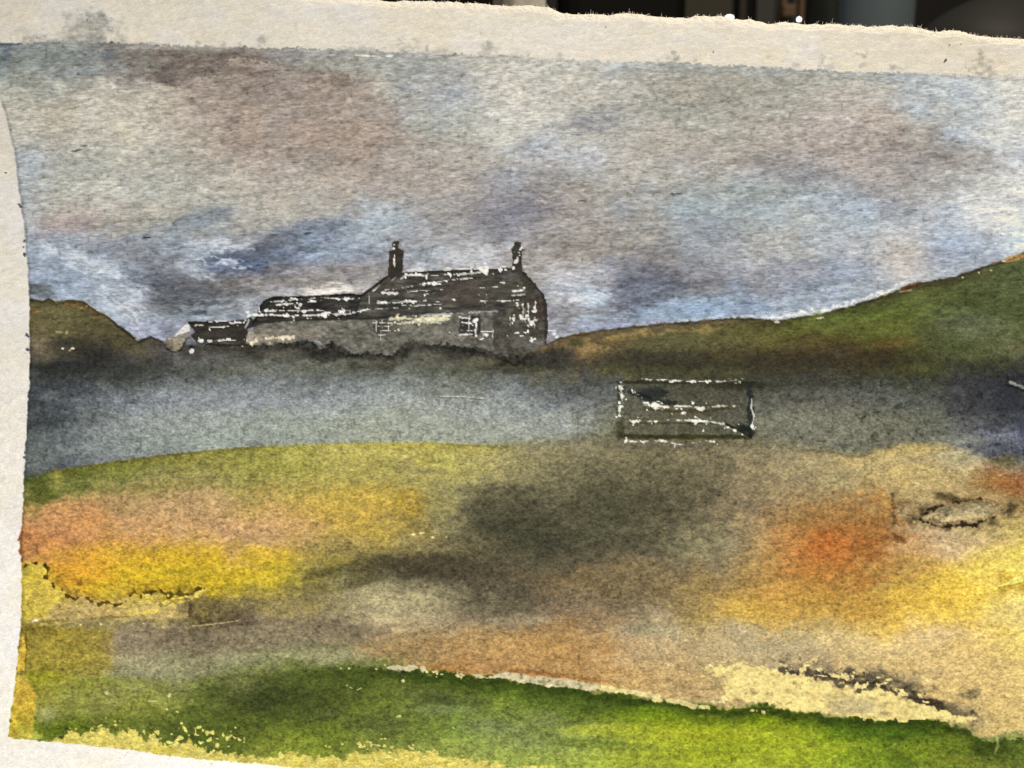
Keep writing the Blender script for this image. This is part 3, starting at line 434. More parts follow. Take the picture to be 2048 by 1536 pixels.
    poly([(30, 1350), (44, 1352), (62, 1372), (70, 1395), (66, 1440), (60, 1478), (14, 1478), (20, 1430), (28, 1390)], (198, 162, 70), 0.85, rag=2.5, soft=5); blob(40, 1460, 30, 12, (150, 146, 62), 0.7); blob(35, 1440, 14, 5, (112, 108, 26), 0.6); blob(55, 1475, 34, 8, (186, 178, 96), 0.6); fleck([(30, 1432, 26, 4, -0.3), (26, 1443, 8, 6), (34, 1424, 8, 14, 0.6)], (214, 186, 88), rag=0.5)
    fleck([(211, 1386, 7, 8, 0.5), (228, 1394, 6, 3, -0.5), (338, 1391, 7, 12), (333, 1420, 5, 5), (352, 1424, 7, 5), (806, 1362, 6, 4), (798, 1433, 8, 5), (906, 1456, 5, 3), (998, 1475, 6, 4), (682, 1337, 4, 3), (697, 1337, 3, 3), (300, 1403, 24, 2), (703, 1377, 14, 2, 0.5), (720, 1378, 12, 2, -0.4)], (214, 206, 140), rag=0.4)

    # bare paper showing between the washes
    BARE = (242, 214, 140)
    blob(1660, 1345, 90, 12, (84, 74, 56), 0.6, 0.12, warp=0.6); blob(1760, 1362, 120, 18, (64, 56, 42), 0.8, 0.22, warp=0.7); blob(1870, 1408, 75, 14, (56, 48, 34), 0.9, 0.3, warp=0.5); stroke([(1560, 1340), (1640, 1352), (1720, 1368), (1800, 1388), (1900, 1424), (1950, 1437)], 6.5, (50, 44, 34), 0.8, rough=1.0, soft=7, gap=0.03, freq=30); blob(1940, 1390, 14, 18, (84, 72, 48), 0.75, 0.6, warp=0.6); blob(1925, 1420, 34, 16, (94, 82, 56), 0.7); blob(1610, 1315, 80, 20, (140, 122, 92), 0.5); blob(1860, 1350, 60, 14, (176, 148, 104), 0.5); blob(1480, 1300, 60, 10, (140, 124, 96), 0.4); blob(1470, 1340, 50, 12, (120, 104, 76), 0.5); blob(1380, 1375, 70, 14, (150, 120, 78), 0.5); blob(1960, 1445, 40, 14, (146, 124, 82), 0.5)
    patch_pts = [(1412, 1338), (1432, 1335), (1442, 1328), (1452, 1336), (1463, 1328), (1480, 1327), (1500, 1332), (1536, 1336), (1562, 1343), (1570, 1348), (1600, 1352), (1628, 1353), (1634, 1366), (1648, 1362), (1668, 1374), (1684, 1378), (1692, 1371), (1706, 1384), (1740, 1380), (1752, 1373), (1768, 1380), (1790, 1386),
                 (1798, 1398), (1826, 1402), (1860, 1412), (1880, 1420), (1912, 1430), (1950, 1437), (1930, 1443), (1892, 1444), (1870, 1437), (1800, 1442), (1720, 1438), (1662, 1424), (1600, 1422), (1560, 1417), (1545, 1409), (1510, 1405), (1470, 1399), (1442, 1397), (1452, 1388), (1448, 1376), (1440, 1366), (1456, 1362), (1462, 1352), (1432, 1356), (1424, 1350), (1446, 1342), (1418, 1344)]
    slp, mp = poly(patch_pts, BARE, 1.0, rag=3.2, soft=1.6)
    pk = np.clip(fbm(X[slp] / 16, Y[slp] / 10, 71, 3) - 0.55, 0, 1) * mp
    T[slp] *= (1 - 0.28 * pk)[..., None]
    blob(1705, 1412, 46, 13, (176, 158, 116), 0.75, 0.05, warp=0.7); fleck([(1575, 1380, 8, 7), (1582, 1405, 8, 8), (1492, 1388, 9, 6), (1505, 1378, 11, 6), (1640, 1400, 10, 5), (1605, 1365, 10, 6)], (166, 140, 92), rag=0.6)
    fleck([(1565, 1329, 13, 5, 0.4), (1582, 1331, 5, 4), (1614, 1331, 11, 6, -0.1), (1604, 1339, 14, 6, -0.2), (1640, 1340, 14, 8, -0.1), (1632, 1320, 6, 5), (1655, 1322, 7, 5), (1672, 1352, 26, 10, 0.1), (1690, 1356, 14, 6), (1648, 1352, 24, 4, 0.15), (1726, 1340, 13, 6, -0.2), (1706, 1354, 6, 12), (1756, 1355, 12, 7), (1776, 1360, 22, 7, -0.1), (1718, 1373, 24, 9, 0.2), (1730, 1370, 12, 8),
           (1756, 1370, 8, 12, -0.5), (1800, 1380, 18, 6, 0.5), (1804, 1390, 16, 5), (1838, 1390, 8, 6), (1854, 1360, 13, 7), (1854, 1404, 14, 5), (1596, 1338, 4, 4), (1572, 1340, 4, 3), (1415, 1335, 20, 5, 0.2), (1405, 1353, 8, 7), (1332, 1327, 12, 4), (1378, 1348, 5, 4), (1434, 1323, 8, 4), (1449, 1324, 16, 4), (1770, 1366, 26, 5, -0.3)], (240, 214, 146), rag=0.5)
    strips = []
    for pts in ([(774, 1335), (790, 1331), (806, 1332), (828, 1330), (836, 1333), (836, 1338), (818, 1343), (800, 1340), (784, 1339)], [(838, 1334), (850, 1331), (852, 1340), (846, 1345), (838, 1338)], [(945, 1349), (960, 1350), (975, 1354), (990, 1348), (1010, 1345), (1026, 1347), (1026, 1359), (1000, 1357), (980, 1358), (960, 1357)],
                [(1022, 1347), (1045, 1346), (1062, 1352), (1080, 1353), (1110, 1356), (1150, 1359), (1175, 1366), (1200, 1369), (1200, 1377), (1180, 1382), (1150, 1376), (1124, 1374), (1095, 1374), (1070, 1368), (1045, 1367), (1022, 1360)],
                [(1200, 1369), (1228, 1374), (1264, 1380), (1300, 1386), (1320, 1392), (1300, 1395), (1268, 1388), (1240, 1387), (1215, 1383), (1200, 1378)], [(1302, 1400), (1318, 1394), (1324, 1402), (1310, 1405)],
                [(1328, 1398), (1350, 1397), (1375, 1403), (1396, 1410), (1390, 1418), (1380, 1416), (1360, 1410), (1340, 1405)], [(1396, 1410), (1422, 1412), (1420, 1418), (1402, 1416)], [(1416, 1402), (1428, 1400), (1432, 1406), (1418, 1407)]):
        c = (206, 192, 156) if pts[0][0] < 1180 else (228, 208, 144)
        strips.append(poly(pts, c, 1.0, rag=1.8, soft=1.4))
    s0 = win(1022, 1340, 1180, 1390); pk = np.clip(fbm(X[s0] / 9, Y[s0] / 6, 73, 2) - 0.3, 0, 1); keep = np.zeros(pk.shape, np.float32)
    ss, mm = strips[3]; full = np.zeros(X.shape, np.float32); full[ss] = mm; T[s0] *= (1 - 0.45 * pk * full[s0])[..., None]
    fleck([(868, 1344, 16, 4, 0.1), (884, 1349, 10, 4), (914, 1351, 12, 5), (928, 1351, 5, 3), (751, 1339, 6, 3), (762, 1336, 4, 4), (1456, 1413, 8, 4), (1472, 1416, 12, 3), (1505, 1421, 9, 5), (1514, 1421, 3, 4), (1526, 1424, 8, 4), (1440, 1405, 14, 3)], (224, 206, 150), rag=0.5)
    ridgeline(green_top, -26, -17, (116, 62, 30), 0.6, rag=2, x0=1010, x2=1220, fade=30, nz=n6)

    # pale yellow fringe along the lower margin
    fringe = line([(-300, 1600), (95, 1600), (104, 1478), (120, 1474), (135, 1462), (152, 1461), (160, 1468), (172, 1460), (190, 1461), (200, 1452), (216, 1454), (206, 1462), (222, 1470), (236, 1465), (250, 1464), (270, 1455), (276, 1462), (258, 1474), (244, 1478), (262, 1484), (276, 1472), (292, 1482), (304, 1472), (318, 1486), (334, 1490),
                   (352, 1486), (362, 1494), (378, 1482), (390, 1496), (420, 1504), (470, 1507), (490, 1514), (530, 1516), (580, 1509), (600, 1513), (640, 1514), (690, 1516), (705, 1506), (728, 1508), (752, 1503), (768, 1502), (780, 1510), (796, 1503), (838, 1502), (850, 1506), (870, 1501), (880, 1510), (900, 1511), (930, 1519), (970, 1524), (1000, 1530), (1060, 1536), (2048, 1640), (2600, 1670)], x1)[None, :]
    mf = sstep(-1.2, 1.2, Y - fringe + 4.0 * n6 + 2.5 * n18) * (1 - 0.0 * X)
    over(ALL, mf, (204, 188, 108)); mot = np.clip(n18 - 0.5, 0, 1) * mf; over(ALL, mot * 0.6, (176, 156, 66))
    fleck([(229, 1451, 9, 4), (288, 1469, 6, 5), (314, 1467, 12, 6, 0.3), (310, 1480, 14, 6), (338, 1486, 14, 5), (358, 1476, 8, 16, 0.2), (370, 1461, 6, 14, -0.5), (352, 1484, 6, 18, 0.1), (398, 1455, 14, 4, -0.4), (420, 1467, 18, 8, 0.1), (416, 1482, 16, 6, -0.4), (434, 1491, 8, 14, 0.5), (456, 1476, 20, 7, -0.1), (480, 1481, 6, 4), (456, 1494, 12, 4), (404, 1486, 12, 5, -0.3), (390, 1463, 5, 8), (727, 1494, 14, 5, -0.2), (715, 1489, 6, 4), (684, 1489, 6, 4), (658, 1494, 6, 3), (757, 1492, 24, 4, 0.2), (785, 1495, 18, 3), (826, 1491, 6, 6), (560, 1512, 10, 8), (736, 1485, 5, 3), (200, 1452, 14, 4, -0.4)], (222, 208, 128), rag=0.6)

    # ================= the cottage
    ROOF = (58, 55, 50)
    dk = lambda a, b: (fbm(X[a] / 26, Y[a] / 5, 80 + b, 3))
    roof_pts = [(718, 592), (735, 580), (780, 549), (806, 545), (880, 541), (960, 540), (1022, 535), (1046, 545), (1050, 556), (1040, 600), (1020, 622), (986, 622), (900, 627), (760, 634), (718, 637), (716, 612)]
    side_pts = [(497, 650), (512, 640), (519, 616), (528, 602), (546, 595), (620, 593), (700, 588), (722, 589), (720, 637), (640, 636), (560, 640), (520, 645), (500, 656)]
    gable_pts = [(1044, 542), (1062, 562), (1082, 585), (1090, 600), (1093, 660), (1090, 692), (1076, 700), (1040, 712), (1012, 706), (988, 694), (984, 624), (1018, 620), (1034, 600)]
    wall_pts = [(494, 684), (498, 660), (512, 646), (530, 641), (640, 637), (760, 634), (900, 627), (986, 622), (990, 700), (1014, 712), (985, 704), (950, 697), (920, 690), (890, 683), (860, 692), (845, 688), (826, 682), (812, 686), (800, 694), (790, 702), (775, 710), (766, 704), (750, 706), (738, 700), (726, 704), (712, 706), (700, 702), (690, 698), (672, 692), (658, 682), (650, 690), (642, 700), (636, 698), (644, 684), (630, 678), (612, 680), (600, 684), (575, 683), (540, 686), (505, 688)]
    shed_pts = [(377, 648), (384, 643), (440, 642), (492, 641), (500, 634), (508, 640), (494, 660), (490, 690), (460, 686), (392, 684), (380, 670), (388, 664)]
    # dark wash under the cottage
    under = line([(-300, 900), (325, 900), (340, 688), (378, 688), (492, 690), (505, 688), (560, 686), (612, 682), (640, 700), (660, 688), (690, 700), (712, 708), (740, 703), (775, 712), (800, 696), (826, 684), (850, 692), (890, 684), (920, 692), (950, 700), (985, 707), (1012, 716), (1060, 712), (1120, 706), (1150, 712), (1160, 900), (3000, 900)], x1)[None, :]
    wu_ = X * 0 + 1
    ridgeline(under, 6, 62, (74, 73, 70), 0.6, rag=12, x0=340, x2=1160, fade=40, nz=n60); ridgeline(under, 1, 34, (54, 52, 47), 0.85, rag=5, x0=360, x2=1130, fade=30, nz=n18); ridgeline(under, 0, 12, (32, 29, 26), 0.92, rag=7.0, x0=500, x2=1060, fade=30, nz=0.9 * n6 + 0.9 * n18b)
    drip = np.clip(vnoise(X / 9, Y / 60, 54) + 0.2, 0, 1) * sstep(2, 14, Y - under) * (1 - sstep(16, 42, Y - under)) * (X > 350) * (X < 1120)
    over(ALL, drip * 0.5, (50, 47, 40)); blob(560, 708, 50, 12, (96, 94, 82), 0.5); blob(840, 712, 40, 14, (98, 96, 80), 0.5); blob(960, 722, 50, 10, (98, 92, 74), 0.5); blob(700, 725, 120, 10, (106, 104, 92), 0.4); blob(440, 715, 60, 14, (88, 86, 82), 0.5)
    blob(650, 712, 30, 14, (46, 44, 40), 0.6, warp=0.6)
    slw, mw = poly(wall_pts, (88, 84, 74), 1.0, rag=3.6, soft=1.8)
    blob(560, 668, 66, 15, (112, 101, 82), 0.85, -0.04, warp=0.6, fine_=0.25); blob(660, 655, 60, 12, (102, 96, 82), 0.6); blob(520, 676, 20, 8, (150, 136, 112), 0.7, warp=0.6); blob(720, 675, 60, 22, (82, 78, 68), 0.6); blob(850, 672, 60, 14, (94, 89, 76), 0.6); blob(960, 680, 40, 14, (78, 73, 64), 0.7); blob(800, 690, 60, 10, (80, 76, 66), 0.6)
    T[slw] *= (1 + 0.13 * mw * fbm(X[slw] / 9, Y[slw] / 6, 83, 2))[..., None]
    stroke([(504, 652), (540, 644), (640, 640), (740, 637), (820, 635)], 3.0, (76, 72, 60), 0.6, soft=4)
    sls, ms = poly(side_pts, ROOF, 1.0, rag=1.4, soft=1.6); T[sls] *= (1 - ms * (0.30 - 0.22 * dk(sls, 1)).clip(-0.1, 0.6))[..., None]
    slr, mr = poly(roof_pts, ROOF, 1.0, rag=1.4, soft=1.6); T[slr] *= (1 + ms.mean() * 0 + mr * 0.20 * dk(slr, 2))[..., None]
    blob(940, 585, 60, 26, (78, 62, 50), 0.5); blob(1000, 575, 40, 24, (70, 66, 54), 0.5); blob(770, 575, 20, 14, (70, 52, 40), 0.5); blob(1020, 560, 26, 16, (84, 80, 68), 0.5); blob(740, 605, 16, 14, (70, 68, 50), 0.5)
    slg, mgb = poly(gable_pts, (64, 59, 50), 1.0, rag=1.6, soft=1.8); T[slg] *= (1 + mgb * 0.16 * fbm(X[slg] / 8, Y[slg] / 9, 84, 2))[..., None]
    blob(1060, 690, 40, 14, (88, 84, 78), 0.7); blob(1078, 620, 12, 30, (70, 44, 36), 0.6); blob(1030, 660, 34, 20, (74, 70, 60), 0.5)
    stroke([(1046, 546), (1062, 562), (1082, 585), (1090, 602), (1093, 650), (1091, 688)], 2.6, (34, 30, 26), 0.85, rough=0.5); stroke([(986, 626), (990, 660), (992, 690)], 2.0, (66, 62, 52), 0.7)
    stroke([(502, 652), (514, 634), (521, 612), (532, 600), (548, 596)], 2.6, (24, 20, 16), 0.9); stroke([(545, 596), (620, 594), (700, 589), (722, 592), (738, 580), (782, 548)], 2.2, (24, 20, 16), 0.9); stroke([(806, 547), (880, 543), (960, 541), (1024, 538)], 1.8, (28, 24, 20), 0.85, rough=0.5)
    stroke([(498, 654), (520, 645), (560, 641), (640, 638), (720, 637), (800, 634)], 2.4, (34, 31, 26), 0.8); stroke([(722, 592), (716, 612), (706, 628)], 1.4, (26, 22, 18), 0.6)
    slc1, mc1 = poly([(778, 505), (776, 501), (784, 499), (783, 488), (788, 482), (798, 483), (799, 498), (808, 503), (806, 512), (805, 548), (800, 556), (780, 556), (777, 540)], (46, 38, 31), 1.0, rag=1.2, soft=1.8)
    blob(800, 492, 14, 12, (70, 68, 66), 0.35); stroke([(781, 508), (780, 545)], 2.2, (66, 44, 28), 0.6)
    slc2, mc2 = poly([(1022, 498), (1026, 494), (1030, 493), (1029, 485), (1034, 482), (1042, 485), (1041, 494), (1047, 499), (1044, 506), (1046, 546), (1022, 545), (1025, 520)], (48, 44, 38), 1.0, rag=1.2, soft=1.8)
    slsh, msh = poly(shed_pts, (46, 40, 34), 1.0, rag=1.4, soft=1.8); blob(430, 668, 50, 8, (60, 54, 48), 0.5); blob(480, 668, 12, 14, (38, 32, 28), 0.7)
    stroke([(378, 646), (440, 644), (492, 642)], 2.2, (28, 22, 18), 0.9); stroke([(392, 687), (440, 690), (492, 690)], 2.4, (34, 30, 28), 0.85, rough=0.6)
    # grey flap and white tip beside the shed
    poly([(327, 692), (334, 676), (350, 670), (366, 664), (384, 668), (372, 676), (368, 692), (360, 702), (348, 706), (332, 700)], (36, 33, 30), 0.8, rag=2, soft=3)
    slf, mfl = poly([(326, 684), (338, 674), (352, 668), (372, 664), (386, 668), (370, 676), (366, 690), (356, 700), (346, 702), (332, 694)], (124, 114, 98), 1.0, rag=1.6, soft=1.5)
    poly([(349, 672), (358, 660), (374, 646), (378, 648), (380, 662), (366, 666)], (214, 208, 198), 1.0, rag=1, soft=1.5); fleck([(274, 678, 10, 7)], (176, 160, 146)); fleck([(382, 696, 12, 16, 0.3)], (34, 34, 34)); fleck([(383, 701, 12, 9, -0.2)], (206, 204, 196)); stroke([(278, 684), (300, 674), (322, 684)], 2.5, (44, 40, 34), 0.8)
    # windows
    slw1, mw1 = poly([(746, 640), (778, 640), (781, 658), (774, 668), (752, 666), (744, 656)], (50, 48, 42), 0.8, rag=2.5, soft=3)
    slw2, mw2 = poly([(918, 634), (960, 630), (962, 668), (952, 674), (918, 670)], (40, 39, 40), 0.92, rag=2, soft=3); blob(950, 640, 14, 8, (32, 34, 46), 0.8)
    for pts, w, g in (([(746, 646), (782, 645)], 1.0, .1), ([(753, 643), (752, 662), (780, 661)], 1.0, .08), ([(764, 640), (764, 658)], .8, .1), ([(776, 644), (777, 660)], .9, .1), ([(755, 652), (780, 652)], .8, .15), ([(762, 664), (761, 680)], .8, .2), ([(757, 670), (770, 669)], 1.3, .2),
                       ([(918, 634), (940, 637)], 1.5, .12), ([(922, 645), (946, 647)], 1.3, .2), ([(939, 632), (937, 664)], 0.9, .0), ([(918, 660), (950, 662)], .9, .1), ([(918, 670), (944, 668)], 2.0, .05), ([(953, 646), (952, 672)], 1.8, .1), ([(962, 663), (985, 663)], 1.2, .0), ([(987, 660), (984, 678)], .9, .1)):
        stroke(pts, w, (232, 228, 212), 0.95, rough=0.4, gap=g, freq=9, seed=int(pts[0][0] + pts[0][1] * 3) % 50)
    fleck([(951, 640, 13, 6, -0.3), (952, 651, 5, 8), (951, 664, 6, 11), (925, 637, 8, 5), (932, 646, 6, 3.5), (925, 650, 5, 3), (925, 644, 4, 3), (964, 678, 12, 3, -0.35), (972, 669, 8, 6, 0.4), (899, 665, 5, 3), (938, 646, 7, 4)], (236, 228, 206), rag=0.4)
    # pale yellow streaks under the eaves and at the foot of the wall
    stroke([(780, 637), (820, 637), (862, 640), (894, 637)], 2.4, (214, 204, 156), 0.85, rough=0.9, soft=1.6, gap=0.1, freq=16, seed=3); fleck([(862, 638, 36, 7), (800, 636, 34, 4.5), (884, 637, 20, 4), (838, 640, 24, 7)], (222, 212, 156), rag=0.6)
    stroke([(776, 646), (800, 647), (830, 643), (885, 646)], 1.4, (212, 204, 164), 0.8, rough=0.8, gap=0.25, freq=9, seed=9); stroke([(522, 678), (548, 676), (560, 675), (586, 674)], 2.0, (228, 210, 160), 0.9, rough=0.8, gap=0.15, freq=17, seed=5); fleck([(535, 678, 18, 4, -0.1), (572, 675, 22, 3.5, -0.05), (500, 682, 14, 7)], (226, 208, 164), rag=0.5)
    # glints of bare paper on the slates
    stroke([(505, 631), (530, 630), (580, 631), (640, 630), (700, 627)], 1.9, (232, 228, 214), 0.95, rough=0.7, gap=0.22, freq=11, seed=11); stroke([(530, 622), (570, 621), (600, 621), (660, 620), (700, 622)], 1.5, (230, 226, 212), 0.95, rough=0.7, gap=0.33, freq=12, seed=12)
    stroke([(550, 609), (590, 607), (620, 603), (650, 600)], 1.6, (232, 228, 214), 0.9, rough=0.7, gap=0.36, freq=10, seed=13); stroke([(540, 604), (600, 598), (640, 595), (690, 598), (720, 597)], 1.3, (230, 226, 212), 0.9, rough=0.7, gap=0.3, freq=13, seed=14)
    stroke([(705, 625), (740, 619), (772, 617), (830, 612), (900, 606)], 1.2, (226, 222, 208), 0.9, rough=0.7, gap=0.38, freq=9, seed=15)
    fleck([(564, 602, 10, 5, -0.5), (570, 608, 10, 6, -0.1), (600, 609, 9, 4), (590, 598, 14, 3, -0.05), (626, 602, 8, 4), (668, 597, 18, 3), (692, 598, 11, 5), (607, 622, 16, 5), (647, 628, 14, 8), (655, 626, 22, 4), (684, 623, 13, 7, -0.4), (544, 629, 12, 6), (574, 631, 16, 5), (512, 630, 20, 4), (532, 622, 6, 5, -0.6), (613, 631, 7, 5), (728, 620, 12, 4, -0.2), (554, 610, 8, 3, -0.4), (595, 616, 8, 3)], (236, 232, 220), rag=0.5)
    stroke([(808, 541), (840, 540), (900, 538), (960, 536), (1018, 533)], 2.6, (222, 216, 206), 0.85, rough=0.9, gap=0.18, freq=18, seed=16); stroke([(806, 552), (840, 550), (876, 551), (930, 548), (960, 545)], 1.9, (226, 218, 208), 0.9, rough=0.8, gap=0.24, freq=12, seed=17)
    stroke([(770, 580), (800, 577), (846, 568), (900, 560), (950, 556)], 1.2, (226, 220, 208), 0.9, rough=0.7, gap=0.27, freq=8, seed=18); stroke([(764, 586), (796, 586)], 2.2, (230, 224, 212), 0.95, rough=0.6, gap=0.05, freq=10); stroke([(812, 584), (840, 581), (890, 579)], 1.3, (226, 222, 212), 0.9, rough=0.7, gap=0.25, freq=10, seed=20)
    stroke([(757, 605), (790, 606), (815, 602), (838, 601), (870, 604), (910, 600)], 1.9, (228, 224, 212), 0.95, rough=0.8, gap=0.26, freq=11, seed=21); stroke([(800, 611), (850, 610), (882, 609)], 1.5, (226, 222, 210), 0.9, gap=0.42, freq=9, seed=22); stroke([(830, 590), (850, 588), (876, 586)], 1.5, (222, 210, 200), 0.8, gap=0.4, freq=8, seed=23)
    stroke([(960, 602), (985, 601), (1007, 602), (1040, 600)], 1.3, (228, 224, 212), 0.95, gap=0.3, freq=9, seed=24); stroke([(960, 576), (1000, 573), (1024, 568)], 1.2, (216, 210, 196), 0.8, gap=0.33, freq=9, seed=25); stroke([(1024, 591), (1050, 589)], 1.7, (226, 222, 208), 0.9, gap=0.1, freq=9); stroke([(1026, 583), (1046, 580)], 1.8, (224, 220, 206), 0.9, gap=0.2, freq=8)
    fleck([(969, 543, 19, 13, 0.2), (962, 539, 10, 6), (1001, 539, 11, 7), (1010, 539, 5, 6), (858, 567, 9, 6), (868, 568, 11, 8), (848, 568, 8, 4, -0.3), (836, 551, 26, 4), (822, 549, 22, 6), (1006, 602, 13, 6), (966, 602, 10, 5), (826, 603, 30, 4.5), (766, 605, 22, 5, 0.1), (849, 590, 5, 8), (892, 562, 9, 4), (908, 599, 6, 4), (930, 545, 7, 4), (943, 544, 6, 5), (900, 548, 6, 5), (917, 551, 6, 3), (992, 574, 9, 3, -0.3), (1003, 565, 8, 3), (1030, 582, 8, 4), (1042, 581, 10, 5)], (236, 232, 222), rag=0.5)
    stroke([(737, 585), (738, 600), (739, 611)], 1.3, (226, 220, 204), 0.95, rough=0.3, taper=0.3); stroke([(743, 584), (750, 579), (760, 569)], 1.8, (224, 216, 200), 0.9, rough=0.7, taper=0.4, gap=0.1); stroke([(783, 562), (792, 553)], 0.8, (170, 160, 146), 0.8); stroke([(802, 558), (812, 549)], 1.0, (190, 180, 164), 0.8, gap=0.1)
    fleck([(789, 512, 3.5, 10, 0.2), (788, 519, 4, 9), (788, 526, 3, 6), (789, 530, 2.5, 6), (787, 497, 6, 7, 0.4), (788, 489, 5, 3), (806, 490, 5, 3)], (232, 224, 204)); fleck([(1032, 524, 11, 7, 0.2), (1039, 500, 5, 4), (1039, 505, 7, 4), (1039, 511, 4, 3), (1026, 536, 4, 6), (1035, 515, 3, 4)], (228, 222, 208), rag=0.5)
    for x_, ya, yb, w in ((1034, 606, 622, 1.8), (1046, 606, 634, 1.9), (1056, 606, 620, 1.3), (1056, 620, 632, 1.8), (1070, 602, 624, 2.2), (1020, 634, 656, 1.1), (1045, 630, 642, 1.8), (1028, 630, 642, 2.0)):
        stroke([(x_, ya), (x_ + 1, (ya + yb) / 2), (x_, yb)], w, (230, 224, 206), 0.95, rough=0.7, gap=0.22, freq=7, seed=int(x_ + ya) % 50)
    fleck([(1063, 646, 17, 14, 0.2), (1058, 641, 6, 8), (1026, 637, 8, 7), (1045, 610, 6, 7), (1069, 616, 8, 7, 0.4), (1070, 622, 9, 5), (1056, 623, 6, 4), (1042, 634, 4, 10), (1056, 662, 5, 7), (1042, 672, 8, 3), (1025, 646, 3, 4), (1036, 666, 22, 2, -0.1), (1062, 682, 10, 4, 0.4), (1070, 678, 5, 4)], (230, 224, 208), rag=0.5)
    fleck([(455, 652, 9, 3), (430, 654, 30, 2.5), (400, 650, 14, 2.5), (460, 646, 10, 4), (478, 645, 12, 4, 0.1), (445, 642, 40, 2.4, 0.02), (420, 644, 14, 2.5)], (224, 216, 204), rag=0.5); stroke([(396, 681), (420, 682), (452, 680), (470, 681)], 1.9, (232, 224, 208), 0.95, rough=0.8, gap=0.22, freq=8, seed=33); stroke([(497, 640), (494, 648), (490, 656)], 1.2, (190, 200, 206), 0.8, gap=0.15); fleck([(497, 630, 8, 7), (400, 681, 8, 6, 0.4), (455, 678, 9, 7)], (222, 218, 208), rag=0.5)
    poly([(495, 684), (496, 668), (502, 660), (509, 664), (506, 680)], (146, 128, 104), 0.8, rag=1.2, soft=2)

    # ================= the gate
    gate_pts = [(1238, 764), (1300, 758), (1400, 762), (1490, 762), (1506, 770), (1508, 870), (1480, 880), (1400, 874), (1300, 876), (1242, 872), (1236, 820)]
    slgt, mgt = poly(gate_pts, (70, 66, 62), 0.5, rag=3.5, soft=16)
    stroke([(1236, 765), (1300, 764), (1400, 765), (1510, 766)], 3.2, (36, 31, 26), 0.75, soft=4); stroke([(1240, 872), (1300, 874), (1400, 873), (1500, 874)], 4.0, (42, 38, 28), 0.75, soft=5); blob(1480, 772, 60, 8, (34, 32, 30), 0.6)
    stroke([(1500, 776), (1500, 830), (1500, 866)], 5, (28, 34, 42), 0.75, soft=4, rough=0.6); blob(1492, 858, 20, 9, (22, 26, 28), 0.85, 0.3); blob(1296, 788, 22, 10, (30, 36, 40), 0.75, warp=0.7); stroke([(1262, 784), (1300, 800), (1350, 806)], 3.5, (26, 30, 36), 0.7, gap=0.1, soft=3); blob(1240, 855, 10, 20, (58, 54, 44), 0.7); stroke([(1238, 780), (1236, 830)], 4, (40, 44, 48), 0.5, soft=4)
    stroke([(1400, 842), (1450, 848), (1480, 862), (1502, 874)], 2.6, (28, 25, 20), 0.8, soft=3); stroke([(1290, 818), (1340, 822), (1410, 822), (1470, 814)], 3, (62, 46, 34), 0.6, soft=5); stroke([(1260, 846), (1330, 846), (1420, 846)], 1.6, (54, 40, 30), 0.6, soft=3)
    rails = []
    rails.append(('top_rail', [(1284, 757), (1300, 760), (1330, 759), (1345, 761), (1400, 763), (1440, 763), (1478, 761)], 1.4, .30, 12)); rails.append(('middle_rail', [(1285, 809), (1310, 811), (1335, 814), (1372, 812), (1400, 816), (1440, 812), (1478, 812)], 1.9, .26, 14))
    rails.append(('lower_rail', [(1264, 842), (1300, 843), (1340, 840), (1400, 841), (1425, 844), (1446, 848)], 1.9, .20, 13)); rails.append(('bottom_rail', [(1244, 884), (1284, 883), (1320, 881), (1336, 884), (1360, 889), (1385, 885), (1410, 882), (1428, 883)], 1.8, .18, 12))
    rails.append(('diagonal_brace', [(1352, 818), (1380, 828), (1398, 838), (1420, 843), (1448, 850), (1470, 862), (1492, 872)], 0.9, .42, 12)); rails.append(('gate_post', [(1239, 774), (1244, 788), (1244, 800), (1240, 816), (1238, 832)], 2.4, .12, 11)); rails.append(('gate_post', [(1503, 798), (1502, 816), (1508, 832), (1504, 850), (1505, 858)], 2.0, .16, 12))
    rail_masks = []
    for i, (nm, pts, w, g, fq) in enumerate(rails):
        stroke(pts, w * 0.85, (226, 222, 212), 0.86, rough=0.9, gap=g, freq=fq, seed=40 + i)
        keepT = T.copy() if False else None
        xs = [p[0] for p in pts]; ys = [p[1] for p in pts]
        sl_ = win(min(xs) - 6, min(ys) - 6, max(xs) + 6, max(ys) + 6); d_, _, _ = segdist(sl_, pts); rail_masks.append((nm, sl_, d_ < 3.6))
    fleck([(1312, 811, 30, 7, 0.12), (1332, 814, 20, 7), (1363, 812, 20, 4.5), (1400, 817, 22, 7, -0.05), (1272, 843, 14, 6), (1310, 843, 11, 6), (1382, 841, 26, 4), (1405, 843, 20, 6), (1329, 882, 20, 5, 0.3), (1423, 883, 11, 3), (1468, 861, 11, 5, 0.2), (1456, 855, 5, 5), (1484, 869, 5, 4), (1504, 851, 8, 12), (1243, 793, 7, 11), (1240, 814, 7, 8), (1239, 822, 4, 6), (1239, 831, 6, 4), (1240, 775, 8, 5, 0.5), (1264, 781, 5, 6, -0.6), (1390, 834, 6, 4), (1353, 817, 5, 3), (1362, 817, 4, 3), (1344, 827, 5, 2), (1368, 826, 6, 2), (1252, 881, 5, 4), (1265, 882, 8, 4), (1286, 884, 8, 4), (1359, 889, 7, 3), (1250, 885, 4, 3), (1326, 760, 20, 3), (1350, 761, 14, 3.5), (1380, 763, 18, 3.5), (1413, 763, 7, 4)], (240, 236, 224), rag=0.5)
    dab = np.clip(vnoise(X / 4.2, Y / 3.2, 58) - 0.62, 0, 1) * 3.5
